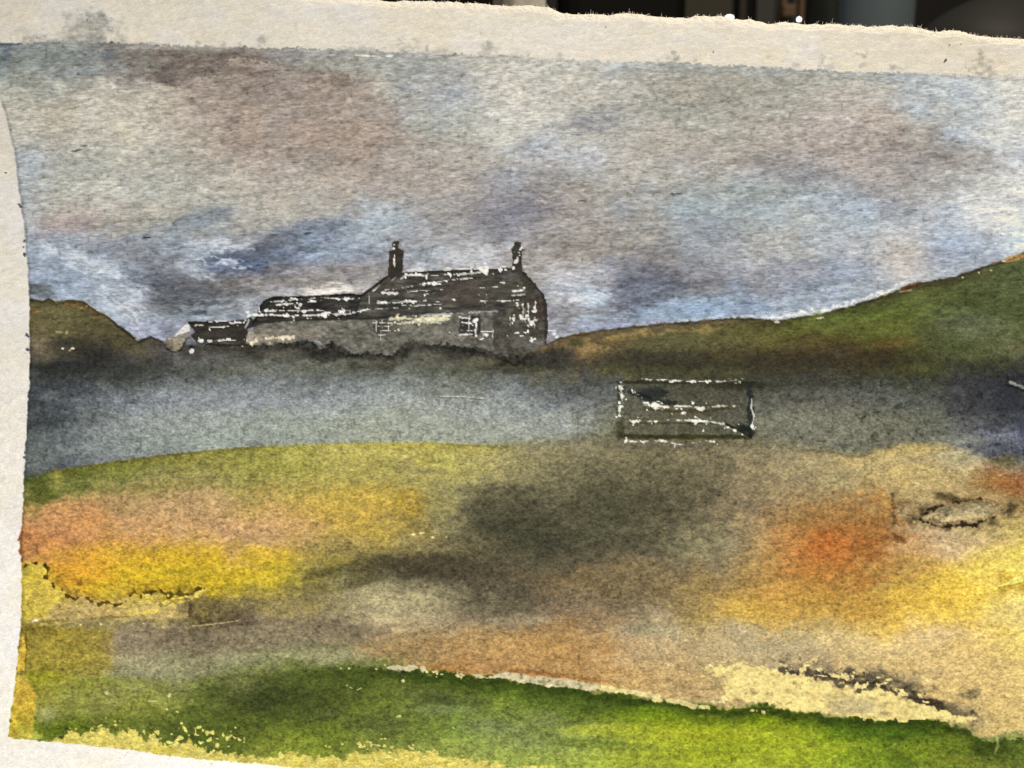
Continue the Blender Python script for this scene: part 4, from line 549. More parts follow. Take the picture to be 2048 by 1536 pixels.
    g0 = win(1270, 780, 1310, 812); dd, _, _ = segdist(g0, [(1262, 783), (1296, 806)]); over(g0, np.clip(dab[g0], 0, 1) * (1 - sstep(2, 8, dd)), (222, 224, 226)); g0 = win(1455, 755, 1490, 770); over(g0, np.clip(dab[g0], 0, 1) * (1 - sstep(3, 6, np.abs(Y[g0] - 762))), (222, 220, 214))

    # ================= granulation: pigment settles in the hollows of the tooth
    lum = np.clip(T @ np.array((0.35, 0.45, 0.20), np.float32), 0, 255)
    up = np.interp(lum, [0, 40, 60, 80, 100, 117, 130, 150, 180, 215, 255], [0, 40, 64, 98, 122, 143, 156, 168, 194, 232, 255]).astype(np.float32)
    hillm = ml * (1 - sstep(725, 750, Y)) * ((X < 345) | (X > 1095))
    up = up * (1 - hillm) + lum * 0.97 * hillm
    in_field = sstep(-6, 30, Y - field_top) * (1 - mg)
    up = up + in_field * np.interp(lum, [45, 75, 110, 150, 190, 230], [0, 15, 19, 13, 5, 0]).astype(np.float32)
    T = T + (up - lum)[..., None] * (np.clip(T, 1, 255) / np.maximum(lum, 1)[..., None]) ** 0.42
    cool = np.clip((T[..., 2] - T[..., 0]) / 12, 0, 1)[..., None]
    T = T + (T.mean(-1, keepdims=True) - T) * 0.18 * cool
    T[..., 1] -= 0.42 * np.clip(T[..., 1] - T[..., 0], 0, 80) * (Y > 640)
    T[..., 1] += 0.22 * np.clip(T[..., 0] - T[..., 1], 0, 20) * (Y < ridge)
    T[..., 2] += 0.24 * np.clip(T[..., 0] - T[..., 2] - 12, 0, 60) * (Y < ridge)
    T[..., 2] -= 0.16 * np.clip(T[..., 0] - T[..., 2], 0, 110) * (1 - 0.9 * (Y < ridge)) * (1 - hillm)
    T = T + (T.mean(-1, keepdims=True) - T) * (0.14 * hillm)[..., None]
    T[..., 0] -= 0.12 * np.clip(T[..., 0] - T[..., 1] - 25, 0, 120)
    mistm = sstep(-30, 0, Y - 745) * (1 - sstep(-2, 4, Y - field_top)) * (1 - 0.8 * (X > 1900))
    T += mistm[..., None] * np.array((0.0, 2.5, -5.5), np.float32)
    T = T + (T.mean(-1, keepdims=True) - T) * (0.13 * in_field)[..., None]
    T[..., 2] -= (0.75 * np.clip(T[..., 2] - 0.68 * T[..., 0], 0, 60)) * in_field * (1 - 0.9 * (T.mean(-1) > 200))
    T *= (1 - 0.09 * mg * (1 - mf) * sstep(1150, 1300, X))[..., None]
    lush = mg * (T[..., 1] > 1.03 * T[..., 0])
    T[..., 2] *= 1 - 0.18 * lush
    T = T + (T.mean(-1, keepdims=True) * 0.96 - T) * (0.20 * lush * (1 - 0.5 * sstep(600, 1200, X)))[..., None]
    warm = np.clip((T[..., 0] - T[..., 2]) / 20, 0, 1) * (Y < ridge)
    T = T + (T.mean(-1, keepdims=True) - T) * (0.16 * warm)[..., None]
    T *= (1 - 0.05 * in_field * sstep(120, 200, T.max(-1)))[..., None]
    dens = np.clip(1.36 - T.mean(-1) / 255.0, 0.55, 1.0)
    g2 = fbm(X / 4.6, Y / 3.6, 63, 2, 0.8) * (1 - 0.75 * drawn) + 0.75 * drawn * fbm(X / 12, (Y + 0.1 * X) / 3.8, 64, 2, 0.8); g3 = np.clip(vnoise(X / 6.5, Y / 5.0, 67) - 0.25, 0, 1)
    T *= np.clip(1 + dens * (0.115 * np.clip(H, -2.2, 2.2) + GRAIN * g2 - 0.50 * g3 * g3 + 0.04 + 0.045 * fbm(X / 16, Y / 11, 68, 2)), 0.3, 1.6)[..., None]

    # ================= the unpainted margin
    rag = 1.6 * n6 + 1.1 * n18
    inside = np.minimum(np.minimum(Y - top + rag * 1.3, (X - left) + rag * 0.5), (bottom - Y) + rag * 0.7)
    edge_dark = (1 - sstep(0, 5, np.abs(inside - 3))) * 0.16
    T *= (1 - edge_dark * (inside > 0) * (Y < 1300) * (0.25 + 0.75 * (Y > 200)))[..., None]
    PAPER = np.array(PAPER_RGB, dtype=np.float32)
    paper = np.broadcast_to(PAPER, T.shape) * (1 + 0.008 * n18 + 0.008 * n6 + 0.010 * n150 + 0.012 * g2 + 0.016 * H)[..., None] * np.stack([1 + 0 * n60, 1 - 0.004 * n60, 1 - 0.02 * n60], -1)
    mi = sstep(-0.9, 0.9, inside)[..., None]
    sub = T
    T = paper * (1 - mi) + T * mi
    # runs of thin wash above the taped edge
    def stain(x, y, rx, ry, op, rot=0.0, warp=0.8):
        e = 1.7 * max(rx, ry) + 4; s = win(x - e, y - e, x + e, y + e)
        dx = X[s] - x; dy = Y[s] - y; c, q = math.cos(rot), math.sin(rot)
        r = np.hypot((c * dx + q * dy) / rx, (-q * dx + c * dy) / ry) + warp * (0.45 * n6[s] + 0.35 * n18[s])
        m = (1 - sstep(0.15, 1.3, r)) * op * 0.72 * np.clip(0.75 + 0.35 * g2[s] - 0.25 * H[s], 0.2, 1.2) * (1 - mi[s][..., 0]); over(s, np.clip(m, 0, 1), (146, 150, 146))
    stain(178, 66, 60, 30, 0.85, -0.45, 0.4); stain(120, 82, 100, 14, 0.8, 0, 0.4); stain(206, 40, 12, 30, 0.8, -0.1, 0.5); stain(160, 50, 50, 30, 0.5, -0.5, 0.5); stain(188, 30, 26, 8, 0.3); stain(240, 74, 14, 14, 0.5); stain(60, 66, 30, 14, 0.25); stain(235, 62, 5, 5, 0.5)
    for q in ((522, 82, 9, 10, .7), (396, 84, 6, 7, .7), (448, 88, 5, 7, .6), (480, 88, 6, 6, .6), (700, 98, 30, 5, .6), (740, 98, 30, 5, .6), (815, 92, 20, 16, .6), (850, 102, 14, 10, .6), (854, 92, 4, 3, .7), (962, 68, 4, 8, .7), (976, 86, 7, 12, .7), (976, 102, 16, 14, .6), (890, 104, 40, 6, .4), (1034, 108, 30, 7, .5), (1122, 112, 8, 9, .6), (1040, 114, 20, 6, .5), (1350, 112, 8, 14, .7), (1340, 120, 26, 8, .6),
              (1392, 120, 4, 8, .5), (1645, 122, 6, 12, .7), (1650, 132, 22, 8, .6), (1662, 118, 8, 4, .5), (1724, 110, 14, 7, .65), (1720, 130, 12, 8, .5), (1784, 134, 8, 8, .6), (1798, 136, 18, 4, .5), (1886, 142, 10, 5, .5), (1962, 108, 5, 12, .6), (1968, 132, 24, 18, .55), (1985, 144, 20, 10, .5), (1960, 146, 8, 6, .6), (2020, 152, 16, 5, .5), (1536, 116, 5, 7, .5), (1590, 130, 10, 4, .6), (300, 88, 30, 5, .5)):
        stain(*q)
    fleck([(174, 39, 4, 4), (1212, 54, 4, 3)], (120, 108, 92)); fleck([(1427, 104, 5, 3), (1922, 88, 5, 3), (1900, 90, 4, 3)], (160, 146, 122)); fleck([(1891, 121, 12, 5, -0.85)], (34, 28, 24)); fleck([(10, 345, 5, 4)], (44, 36, 28)); fleck([(36, 408, 7, 8), (47, 508, 8, 6), (45, 494, 4, 4), (48, 482, 4, 4), (52, 668, 9, 7, 0.5), (52, 699, 8, 7), (46, 914, 6, 5), (47, 905, 4, 8)], (86, 92, 104), rag=0.5); fleck([(38, 1075, 5, 14, 0.4), (38, 1102, 6, 8)], (140, 84, 50), rag=0.5)
    fleck([(250, 1512, 5, 2), (335, 1519, 6, 3), (422, 1529, 5, 3)], (196, 190, 150))

    # ================= which part each spot belongs to
    L = np.zeros(X.shape, np.int16)
    pin = inside > 0
    L[pin] = 1
    lm = Lmask & pin
    base_l = 742 + 6 * n60
    L[lm & (Y >= base_l)] = 4
    L[lm & (Y < base_l)] = 4
    L[lm & (Y < base_l) & (X < 345)] = 2
    L[lm & (Y < base_l) & (X > 1088)] = 3
    L[pin & (Y > field_top + 2 * n6) & (Y > 800)] = 5
    L[pin & (mg > 0.5) & (Y > 1300)] = 6
    def put(pair, k):
        s, m = pair; v = L[s]; v[(m > 0.5) & pin[s]] = k; L[s] = v
    put((slst, mst), 8); put((slp, mp), 7)
    for k, s_ in enumerate(strips): put(s_, 60 + k)
    L[pin & (mf > 0.5) & (Y > 1440)] = 9
    put((slsh, msh), 12); put((slf, mfl), 19); put((slw, mw), 13); put((sls, ms), 11); put((slg, mgb), 14); put((slr, mr), 10); put((slc1, mc1), 15); put((slc2, mc2), 16); put((slw1, mw1 / 0.8), 17); put((slw2, mw2 / 0.92), 18)
    put((slgt, mgt / 0.5), 20)
    for k, (nm, s_, mk) in enumerate(rail_masks): put((s_, mk * 1.0), 21 + k)
    return T, H, L

# ------------------------------------------------------------------ materials
def new_mat(name):
    m = bpy.data.materials.new(name); m.use_nodes = True
    nt = m.node_tree; b = nt.nodes['Principled BSDF']
    return m, nt, b

def plain(name, col, rough=0.6, spec=0.3, noise=0.25, scale=60.0, bump=0.0, metallic=0.0):
    """a base colour that wanders a little, with faint relief"""
    m, nt, b = new_mat(name)
    tc = nt.nodes.new('ShaderNodeTexCoord'); nz = nt.nodes.new('ShaderNodeTexNoise'); nz.inputs['Scale'].default_value = scale; nz.inputs['Detail'].default_value = 5
    nt.links.new(tc.outputs['Object'], nz.inputs['Vector'])
    mix = nt.nodes.new('ShaderNodeMix'); mix.data_type = 'RGBA'
    mix.inputs['A'].default_value = (*[c * (1 - noise) for c in col], 1); mix.inputs['B'].default_value = (*[min(1, c * (1 + noise)) for c in col], 1)
    nt.links.new(nz.outputs['Fac'], mix.inputs['Factor']); nt.links.new(mix.outputs['Result'], b.inputs['Base Color'])
    b.inputs['Roughness'].default_value = rough; b.inputs['Specular IOR Level'].default_value = spec; b.inputs['Metallic'].default_value = metallic
    if bump:
        bp = nt.nodes.new('ShaderNodeBump'); bp.inputs['Strength'].default_value = bump; bp.inputs['Distance'].default_value = 0.001
        nt.links.new(nz.outputs['Fac'], bp.inputs['Height']); nt.links.new(bp.outputs['Normal'], b.inputs['Normal'])
    return m

def paper_material(name, rough, spec, grain, along=0.55):
    """rag paper: the pigment laid on it comes with the sheet, the grain of the fibres from noise"""
    m, nt, b = new_mat(name)
    at = nt.nodes.new('ShaderNodeAttribute'); at.attribute_name = 'pigment'
    tc = nt.nodes.new('ShaderNodeTexCoord'); mp = nt.nodes.new('ShaderNodeMapping'); mp.inputs['Scale'].default_value = (along, 1.0, 1.0)
    nz = nt.nodes.new('ShaderNodeTexNoise'); nz.inputs['Scale'].default_value = 2200; nz.inputs['Detail'].default_value = 3
    nt.links.new(tc.outputs['Object'], mp.inputs['Vector']); nt.links.new(mp.outputs['Vector'], nz.inputs['Vector'])
    rng = nt.nodes.new('ShaderNodeMapRange'); rng.inputs['From Min'].default_value = 0.25; rng.inputs['From Max'].default_value = 0.75; rng.inputs['To Min'].default_value = 1 - grain; rng.inputs['To Max'].default_value = 1 + grain
    nt.links.new(nz.outputs['Fac'], rng.inputs['Value'])
    mul = nt.nodes.new('ShaderNodeVectorMath'); mul.operation = 'SCALE'
    nt.links.new(at.outputs['Color'], mul.inputs[0]); nt.links.new(rng.outputs['Result'], mul.inputs['Scale'])
    nt.links.new(mul.outputs['Vector'], b.inputs['Base Color'])
    bp = nt.nodes.new('ShaderNodeBump'); bp.inputs['Strength'].default_value = 0.25; bp.inputs['Distance'].default_value = 0.00006
    nt.links.new(nz.outputs['Fac'], bp.inputs['Height']); nt.links.new(bp.outputs['Normal'], b.inputs['Normal'])
    b.inputs['Roughness'].default_value = rough; b.inputs['Specular IOR Level'].default_value = spec
    return m
M_PAPER = paper_material('rag_paper', 0.95, 0.05, 0.08, 0.35)
M_WASH = paper_material('watercolour_wash', 0.85, 0.10, 0.32)
M_SKY = paper_material('streaked_sky_wash', 0.85, 0.10, 0.28, 0.28)
M_BODY = paper_material('dense_paint', 0.62, 0.22, 0.24)

# ------------------------------------------------------------------ the sheet
fine = 1.75
def axis(a, b, lo, hi, coarse):
    """fine steps between a and b, coarser ones out to lo and hi"""
    mid = np.arange(a, b + fine * 0.5, fine)
    l = np.arange(mid[0] - coarse, lo, -coarse)[::-1]; l = np.concatenate(([lo], l)) if lo < a else l
    h = np.arange(mid[-1] + coarse, hi, coarse); h = np.concatenate((h, [hi])) if hi > b else h
    return np.concatenate((l, mid, h))
gx = axis(-16, 2064, -250, 2520, 9.0); gy = axis(-100, 1552, -100, 1780, 9.0)
T, H, L = paint(gx, gy)
X, Y = np.meshgrid(gx, gy)

# torn (deckle) upper edge
EDGE = [(-400, -86), (0, -60), (300, -38), (600, -14), (777, 0), (900, 2), (980, 7), (1024, 10), (1060, 8), (1096, 12), (1110, 18), (1124, 24), (1154, 25), (1180, 26), (1214, 29), (1239, 25), (1274, 27), (1319, 31), (1374, 35),
        (1394, 31), (1444, 32), (1474, 37), (1499, 35), (1524, 41), (1536, 46), (1573, 44), (1618, 47), (1676, 46), (1710, 50), (1743, 52), (1786, 49), (1810, 51), (1831, 54), (1863, 61), (1891, 59), (1921, 60), (1961, 69), (2011, 74), (2048, 76), (2300, 96), (2600, 118)]
ep = np.array(EDGE)
edge = np.interp(gx, ep[:, 0], ep[:, 1]) + 1.3 * fbm(gx / 26, gx * 0 + 3.3, 7, 3) + 1.2 * vnoise(gx / 4.0, gx * 0 + 1.7, 9) * np.clip(0.5 + vnoise(gx / 60, gx * 0 + 5.1, 19), 0.2, 1.3)
B = 170.0; y0 = gy[0]
Yn = np.where(Y < B, edge[None, :] + (Y - y0) * (B - edge[None, :]) / (B - y0), Y)

def resample(A):
    """values of the painting at the moved rows near the torn edge"""
    f = np.interp(Yn[:, :], gy, np.arange(len(gy))); i = np.clip(np.floor(f).astype(int), 0, len(gy) - 2); t = (f - i)
    c = np.arange(len(gx))[None, :].repeat(len(gy), 0)
    if A.ndim == 3: t = t[..., None]
    return A[i, c] * (1 - t) + A[i + 1, c] * t
rows = gy < B
T = np.where(rows[:, None, None], resample(T), T); H = np.where(rows[:, None], resample(H), H)
Li = np.clip(np.round(np.interp(Yn, gy, np.arange(len(gy)))).astype(int), 0, len(gy) - 1)
L = np.where(rows[:, None], L[Li, np.arange(len(gx))[None, :].repeat(len(gy), 0)], L)

depth = Yn - edge[None, :]                       # distance in from the torn edge
fluff = fbm(X / 6, Yn / 4, 93, 3)
lip = 1 - sstep(7.0, 15.0, depth + 1.6 * fluff + 2.0 * fbm(X / 40, Yn * 0 + 2, 94, 2))
THICK = 7.0                                      # units, just under 1 mm
bend = -THICK * (1 - np.clip(depth / 15.0, 0, 1) ** 0.6) + lip * fluff * 0.9
uu = (X - 1024) / 1024; vv = (768 - Yn) / 768
warp = 3.5 * np.sin(1.3 * uu + 0.6) * np.cos(1.1 * vv) + 1.6 * np.sin(2.3 * uu + 1.9 * vv + 1) + 0.9 * np.sin(5.1 * uu - 2.2 * vv) - 2.5
Z = warp + 0.7 * H * (1 - 0.5 * lip) + bend

# pigment as reflectance: colour in the picture divided by the light that falls there
lin = np.clip(T, 0, 255) / 255.0
lin = np.where(lin <= 0.04045, lin / 12.92, ((lin + 0.055) / 1.055) ** 2.4)
EXP = [[1.1266, 1.0553, 0.9524], [0.007, -0.0036, -0.0212], [-0.2077, -0.2127, -0.2235], [-0.159, -0.1556, -0.1521], [0.0746, 0.0671, 0.0555], [-0.0141, -0.0151, -0.0171]]
basis = np.stack([np.ones_like(uu), uu, vv, uu * uu, uu * vv, vv * vv], -1)
light = np.clip(basis @ np.array(EXP), 0.05, 5)
unpainted = (L == 0)
ALB = np.clip(lin / light, 0.004, 0.93)
sheet_white = np.array((0.85, 0.842, 0.80))
ref = np.array(PAPER_RGB) / 255.0; ref = ((ref + 0.055) / 1.055) ** 2.4
ALB = np.where(unpainted[..., None], np.clip(lin / ref * sheet_white, 0.01, 0.93), ALB)
ALB = ALB * (1 - lip[..., None]) + np.array((0.93, 0.92, 0.86)) * (1 + 0.03 * fluff[..., None]) * lip[..., None]
ALB = np.clip(ALB, 0.004, 0.94)
CALIBRATE = False
if CALIBRATE: ALB = np.full_like(ALB, 0.5)

P = np.empty(X.shape + (3,), np.float32)
uvn = np.stack([(X - 1024) * S, (768 - Yn) * S, Z * S], -1)
P[...] = uvn
RGBA = np.concatenate([ALB, np.ones_like(ALB[..., :1])], -1).astype(np.float32)
SHEET_M = Matrix(((U.x, V.x, N.x, 0), (U.y, V.y, N.y, 0), (U.z, V.z, N.z, 0), (0, 0, 0, 1)))
nW = len(gx); nH = len(gy)
quad_lab = L[:-1, :-1]
corner = (np.arange(nH - 1)[:, None] * nW + np.arange(nW - 1)[None, :])

painting = bpy.data.objects.new('watercolour_painting', None); C.objects.link(painting)
painting.matrix_world = SHEET_M @ Matrix.Translation((0, (768 - 1780) * S, 0))
painting['label'] = 'watercolour landscape of a stone cottage and gate on torn-edged cream paper'
painting['category'] = 'painting'
ORIG = np.array((0, (768 - 1780) * S, 0), np.float32)

def from_arrays(name, verts, quads, mat, parent, cols=None, smooth=True):
    me = bpy.data.meshes.new(name)
    me.vertices.add(len(verts)); me.vertices.foreach_set('co', np.ascontiguousarray(verts, np.float32).ravel())
    nq = len(quads); me.loops.add(nq * 4); me.polygons.add(nq)
    me.loops.foreach_set('vertex_index', np.ascontiguousarray(quads, np.int32).ravel())
    me.polygons.foreach_set('loop_start', np.arange(0, nq * 4, 4, dtype=np.int32))
    if cols is not None:
        a = me.color_attributes.new('pigment', 'FLOAT_COLOR', 'POINT'); a.data.foreach_set('color', np.ascontiguousarray(cols, np.float32).ravel())
    me.update(calc_edges=True)
    me.polygons.foreach_set('use_smooth', np.full(nq, smooth))
    me.materials.append(mat)
    o = bpy.data.objects.new(name, me); C.objects.link(o)
    if parent: o.parent = parent
    return o

def sheet_part(name, labels, mat, parent, label=None):
    q = np.isin(quad_lab, labels)
    c = corner[q]
    if len(c) == 0: return None
    quads = np.stack([c, c + nW, c + nW + 1, c + 1], -1)
    idx, inv = np.unique(quads, return_inverse=True)
    o = from_arrays(name, P.reshape(-1, 3)[idx] - ORIG, inv.reshape(-1, 4), mat, parent, RGBA.reshape(-1, 4)[idx])
    if label: o['label'] = label
    return o

sheet_part('paper_margin', [0], M_PAPER, painting, 'bare cream paper margin with torn upper edge')
sheet_part('sky_wash', [1], M_SKY, painting, 'grey, blue and brown cloudy sky wash')
sheet_part('hill_wash', [2], M_WASH, painting, 'small olive hill at the margin left of the cottage')
sheet_part('hill_wash', [3], M_WASH, painting, 'long green hillside rising right of the cottage')
sheet_part('mist_wash', [4], M_WASH, painting, 'slate grey band of mist below the cottage')
sheet_part('field_wash', [5], M_WASH, painting, 'ochre, orange and dark brown moorland wash')
sheet_part('grass_wash', [6], M_WASH, painting, 'bright green grass wash along the bottom')
sheet_part('bare_patch', [7], M_PAPER, painting, 'large ragged patch of unpainted cream paper above the grass')
sheet_part('stone', [8], M_WASH, painting, 'pale flat stone with a dark outline')
sheet_part('pale_fringe', [9], M_WASH, painting, 'pale yellow fringe at the lower margin')
for k in range(9):
    sheet_part('bare_patch', [60 + k], M_PAPER, painting)
cottage = sheet_part('cottage', [13], M_BODY, painting, 'long low stone cottage with dark slate roofs')
sheet_part('roof', [10], M_BODY, cottage, 'main slate roof with broken white glints')
sheet_part('roof', [11], M_BODY, cottage, 'lower slate roof of the side wing')
sheet_part('shed', [12], M_BODY, cottage, 'small dark lean-to at the far end')
sheet_part('gable_wall', [14], M_BODY, cottage, 'dark gable end with white flecks')
sheet_part('chimney', [15], M_BODY, cottage); sheet_part('chimney', [16], M_BODY, cottage)
sheet_part('window', [17], M_BODY, cottage); sheet_part('window', [18], M_BODY, cottage)
sheet_part('boulder', [19], M_WASH, painting, 'grey boulder shape beside the lean-to')
gate = sheet_part('gate', [20], M_WASH, painting, 'dark five-barred gate picked out in white')
for k, nm in enumerate(('rail', 'rail', 'rail', 'rail', 'brace', 'post', 'post')):
    sheet_part(nm, [21 + k], M_BODY, gate)

# body of the sheet behind the painted face: same outline, 0.7 mm thick
bx = gx[::12] if (len(gx) - 1) % 12 == 0 else np.append(gx[::12], gx[-1]); ci = np.searchsorted(gx, bx); ri = np.append(np.arange(0, nH, 14), nH - 1)
F = uvn[np.ix_(ri, ci)].copy(); F[..., 2] = (warp[np.ix_(ri, ci)] - 1.6) * S
F[0, :, 2] -= (THICK - 2.0) * S; F[0, :, 1] -= 2.2 * S; F[1, :, 2] -= 1.0 * S
Bk = F.copy(); Bk[..., 2] = (warp[np.ix_(ri, ci)] - THICK - 0.4) * S
h_, w_ = F.shape[:2]; n_ = h_ * w_
qi = (np.arange(h_ - 1)[:, None] * w_ + np.arange(w_ - 1)[None, :]).ravel()
qs = [np.stack([qi, qi + w_, qi + w_ + 1, qi + 1], -1), np.stack([qi, qi + 1, qi + w_ + 1, qi + w_], -1) + n_]
def rim(ids): return np.stack([ids[:-1], ids[1:], ids[1:] + n_, ids[:-1] + n_], -1)
qs += [rim(np.arange(w_)), rim(np.arange(w_)[::-1] + (h_ - 1) * w_), rim(np.arange(h_)[::-1] * w_), rim(np.arange(h_) * w_ + w_ - 1)]
verts = np.concatenate([F.reshape(-1, 3), Bk.reshape(-1, 3)]) - ORIG
M_BACK = plain('plain_rag_paper', (0.80, 0.78, 0.72), 0.95, 0.05, 0.03, 900, 0.2)
from_arrays('paper_back', verts, np.concatenate(qs), M_BACK, painting)

# loose fibres along the torn edge
rng = np.random.RandomState(11)
fv, fq = [], []
def hair(px, py, ang, ln, wd=0.55):
    pts = []; a = ang; x_, y_ = px, py
    for k in range(6):
        pts.append((x_, y_)); x_ += math.cos(a) * ln / 5; y_ -= math.sin(a) * ln / 5; a += rng.uniform(-0.35, 0.35)
    base = len(fv)
    for k, (x_, y_) in enumerate(pts):
        r = wd * (1 - 0.75 * k / 5); i = min(k, 4); dx = pts[i + 1][0] - pts[i][0]; dy = pts[i + 1][1] - pts[i][1]; q = math.hypot(dx, dy) + 1e-9
        nx, ny = -dy / q, dx / q; z_ = -3.0 - 0.1 * k
        for sx, sz in ((1, 0), (0, 1), (-1, 0), (0, -1)):
            fv.append(((x_ + nx * r * sx - 1024) * S, (768 - (y_ + ny * r * sx)) * S, (z_ + r * sz) * S))
    for k in range(5):
        for j in range(4):
            fq.append((base + k * 4 + j, base + k * 4 + (j + 1) % 4, base + (k + 1) * 4 + (j + 1) % 4, base + (k + 1) * 4 + j))
def edge_at(x_): return float(np.interp(x_, gx, edge))
for x_, a, ln in ((1182, 1.9, 10), (1186, 1.7, 7), (1258, 1.2, 12), (1262, 2.2, 7), (1292, 0.8, 10), (1322, 1.2, 9), (1611, 1.6, 9), (1635, 1.5, 9), (1645, 1.2, 8), (1665, 1.55, 13), (1822, 1.3, 9), (1838, 0.6, 12), (1874, 1.6, 10), (1905, 1.2, 6), (1030, 1.3, 6), (1100, 2.3, 9)):
    hair(x_, edge_at(x_) + 2, a, ln)
for k in range(420):
    x_ = rng.uniform(780, 2120); q = float(np.clip(0.4 + vnoise(np.array([x_ / 70]), np.array([4.4]), 21)[0], 0, 1))
    if rng.rand() < 0.25 + 0.75 * q: hair(x_, edge_at(x_) + rng.uniform(0.5, 3), rng.uniform(0.5, 2.6), rng.uniform(2.0, 6.5), rng.uniform(0.3, 0.6))
fib = from_arrays('edge_fibres', np.array(fv) - ORIG, np.array(fq), M_BACK, painting); fib['kind'] = 'stuff'

# ------------------------------------------------------------------ what stands behind the sheet
def spot(px, py, k):
    """the point seen at (px, py) k times as far off as the sheet"""
    return EYE + k * (((px - 1024) * S) * U + ((768 - py) * S) * V - D * N)
def tagged(o, label, cat):
    o['label'] = label; o['category'] = cat; return o
def lathe(name, prof, mat, loc, seg=48, parent=None, wob=None):
    """prof: (radius, height) pairs from the foot up; closed at both ends"""
    vs_, qs_ = [], []
    for j, (r, z) in enumerate(prof):
        for i in range(seg):
            a = 2 * math.pi * i / seg; rr = r * (wob(a, z) if wob else 1); vs_.append((rr * math.cos(a), rr * math.sin(a), z))
    for j in range(len(prof) - 1):
        for i in range(seg):
            qs_.append((j * seg + i, j * seg + (i + 1) % seg, (j + 1) * seg + (i + 1) % seg, (j + 1) * seg + i))
    o = from_arrays(name, np.array(vs_), np.array(qs_), mat, parent)
    if parent is None: o.location = loc
    return o
def box(name, x0, x1, y0_, y1_, z0, z1, mat, parent=None, loc=(0, 0, 0), bev=0.0):
    import bmesh
    bm = bmesh.new(); bmesh.ops.create_cube(bm, size=1)
    for v in bm.verts: v.co = Vector((x0 + (v.co.x + .5) * (x1 - x0), y0_ + (v.co.y + .5) * (y1_ - y0_), z0 + (v.co.z + .5) * (z1 - z0)))
    if bev: bmesh.ops.bevel(bm, geom=bm.edges[:] + bm.verts[:], offset=bev, segments=3, affect='EDGES', profile=0.5)
    me = bpy.data.meshes.new(name); bm.to_mesh(me); bm.free(); me.materials.append(mat)
    o = bpy.data.objects.new(name, me); C.objects.link(o)
    if parent: o.parent = parent
    else: o.location = loc
    return o
def width(px0, px1, k): return (px1 - px0) * S * k

M_TABLE = plain('dark_worktop', (0.045, 0.042, 0.040), 0.5, 0.3, 0.3, 30, 0.1)
M_WALL = plain('dark_wall', (0.030, 0.029, 0.024), 0.8, 0.2, 0.15, 12, 0.05)
tb = box('table_top', -1.4, 1.4, -0.35, 1.72, TABLE_Z - 0.04, TABLE_Z - 0.0008, M_TABLE); tb['kind'] = 'structure'; tb['label'] = 'dark table top'
wl = box('wall', -2.2, 2.2, 1.76, 1.80, TABLE_Z - 0.8, 1.6, M_WALL); wl['kind'] = 'structure'; wl['label'] = 'dark wall behind everything'

def footed(px, k):
    p = spot(px, 30, k); return (p.x, p.y, TABLE_Z)
# wrinkled clear plastic bottle
M_PLASTIC = plain('cloudy_plastic', (0.90, 0.90, 0.92), 0.25, 0.6, 0.10, 40, 0.3)
k = 1.55; r = width(983, 1098, k) / 2
o = lathe('plastic_bag', [(0.002, 0), (r * 1.35, 0.0), (r * 1.38, 0.04), (r * 1.25, 0.11), (r * 1.12, 0.17), (r * 1.04, 0.20), (r * 0.93, 0.235), (r * 0.78, 0.262), (r * 0.35, 0.29), (r * 0.5, 0.315), (r * 0.75, 0.33), (r * 0.6, 0.331), (r * 0.2, 0.30), (0.001, 0.29)], M_PLASTIC, footed(1040, k), 72,
          wob=lambda a, z: 1 + 0.05 * math.sin(5 * a + 20 * z) + 0.035 * math.sin(11 * a - 45 * z) + 0.02 * math.sin(23 * a + 90 * z))
tagged(o, 'crumpled pale plastic bag peeping over the torn edge beside the black box', 'plastic bag')
# black box with rounded edges
M_BLACK = plain('black_plastic', (0.006, 0.006, 0.006), 0.55, 0.25, 0.2, 30)
M_SIDE = plain('black_green_plastic', (0.0324, 0.0378, 0.0342), 0.5, 0.3, 0.2, 30)
k = 2.6; p = footed(1245, k); w = width(1118, 1372, k) / 2
sp = bpy.data.objects.new('black_box', None); C.objects.link(sp); sp.location = p; tagged(sp, 'big black box between the plastic bag and the slatted cabinet', 'box')
box('body', -w, w, -0.01, 0.16, 0, 0.36, M_BLACK, sp, bev=0.014)
box('side_strip', -w - width(0, 26, k), -w - 0.0008, 0.004, 0.15, 0, 0.35, M_SIDE, sp, bev=0.002)
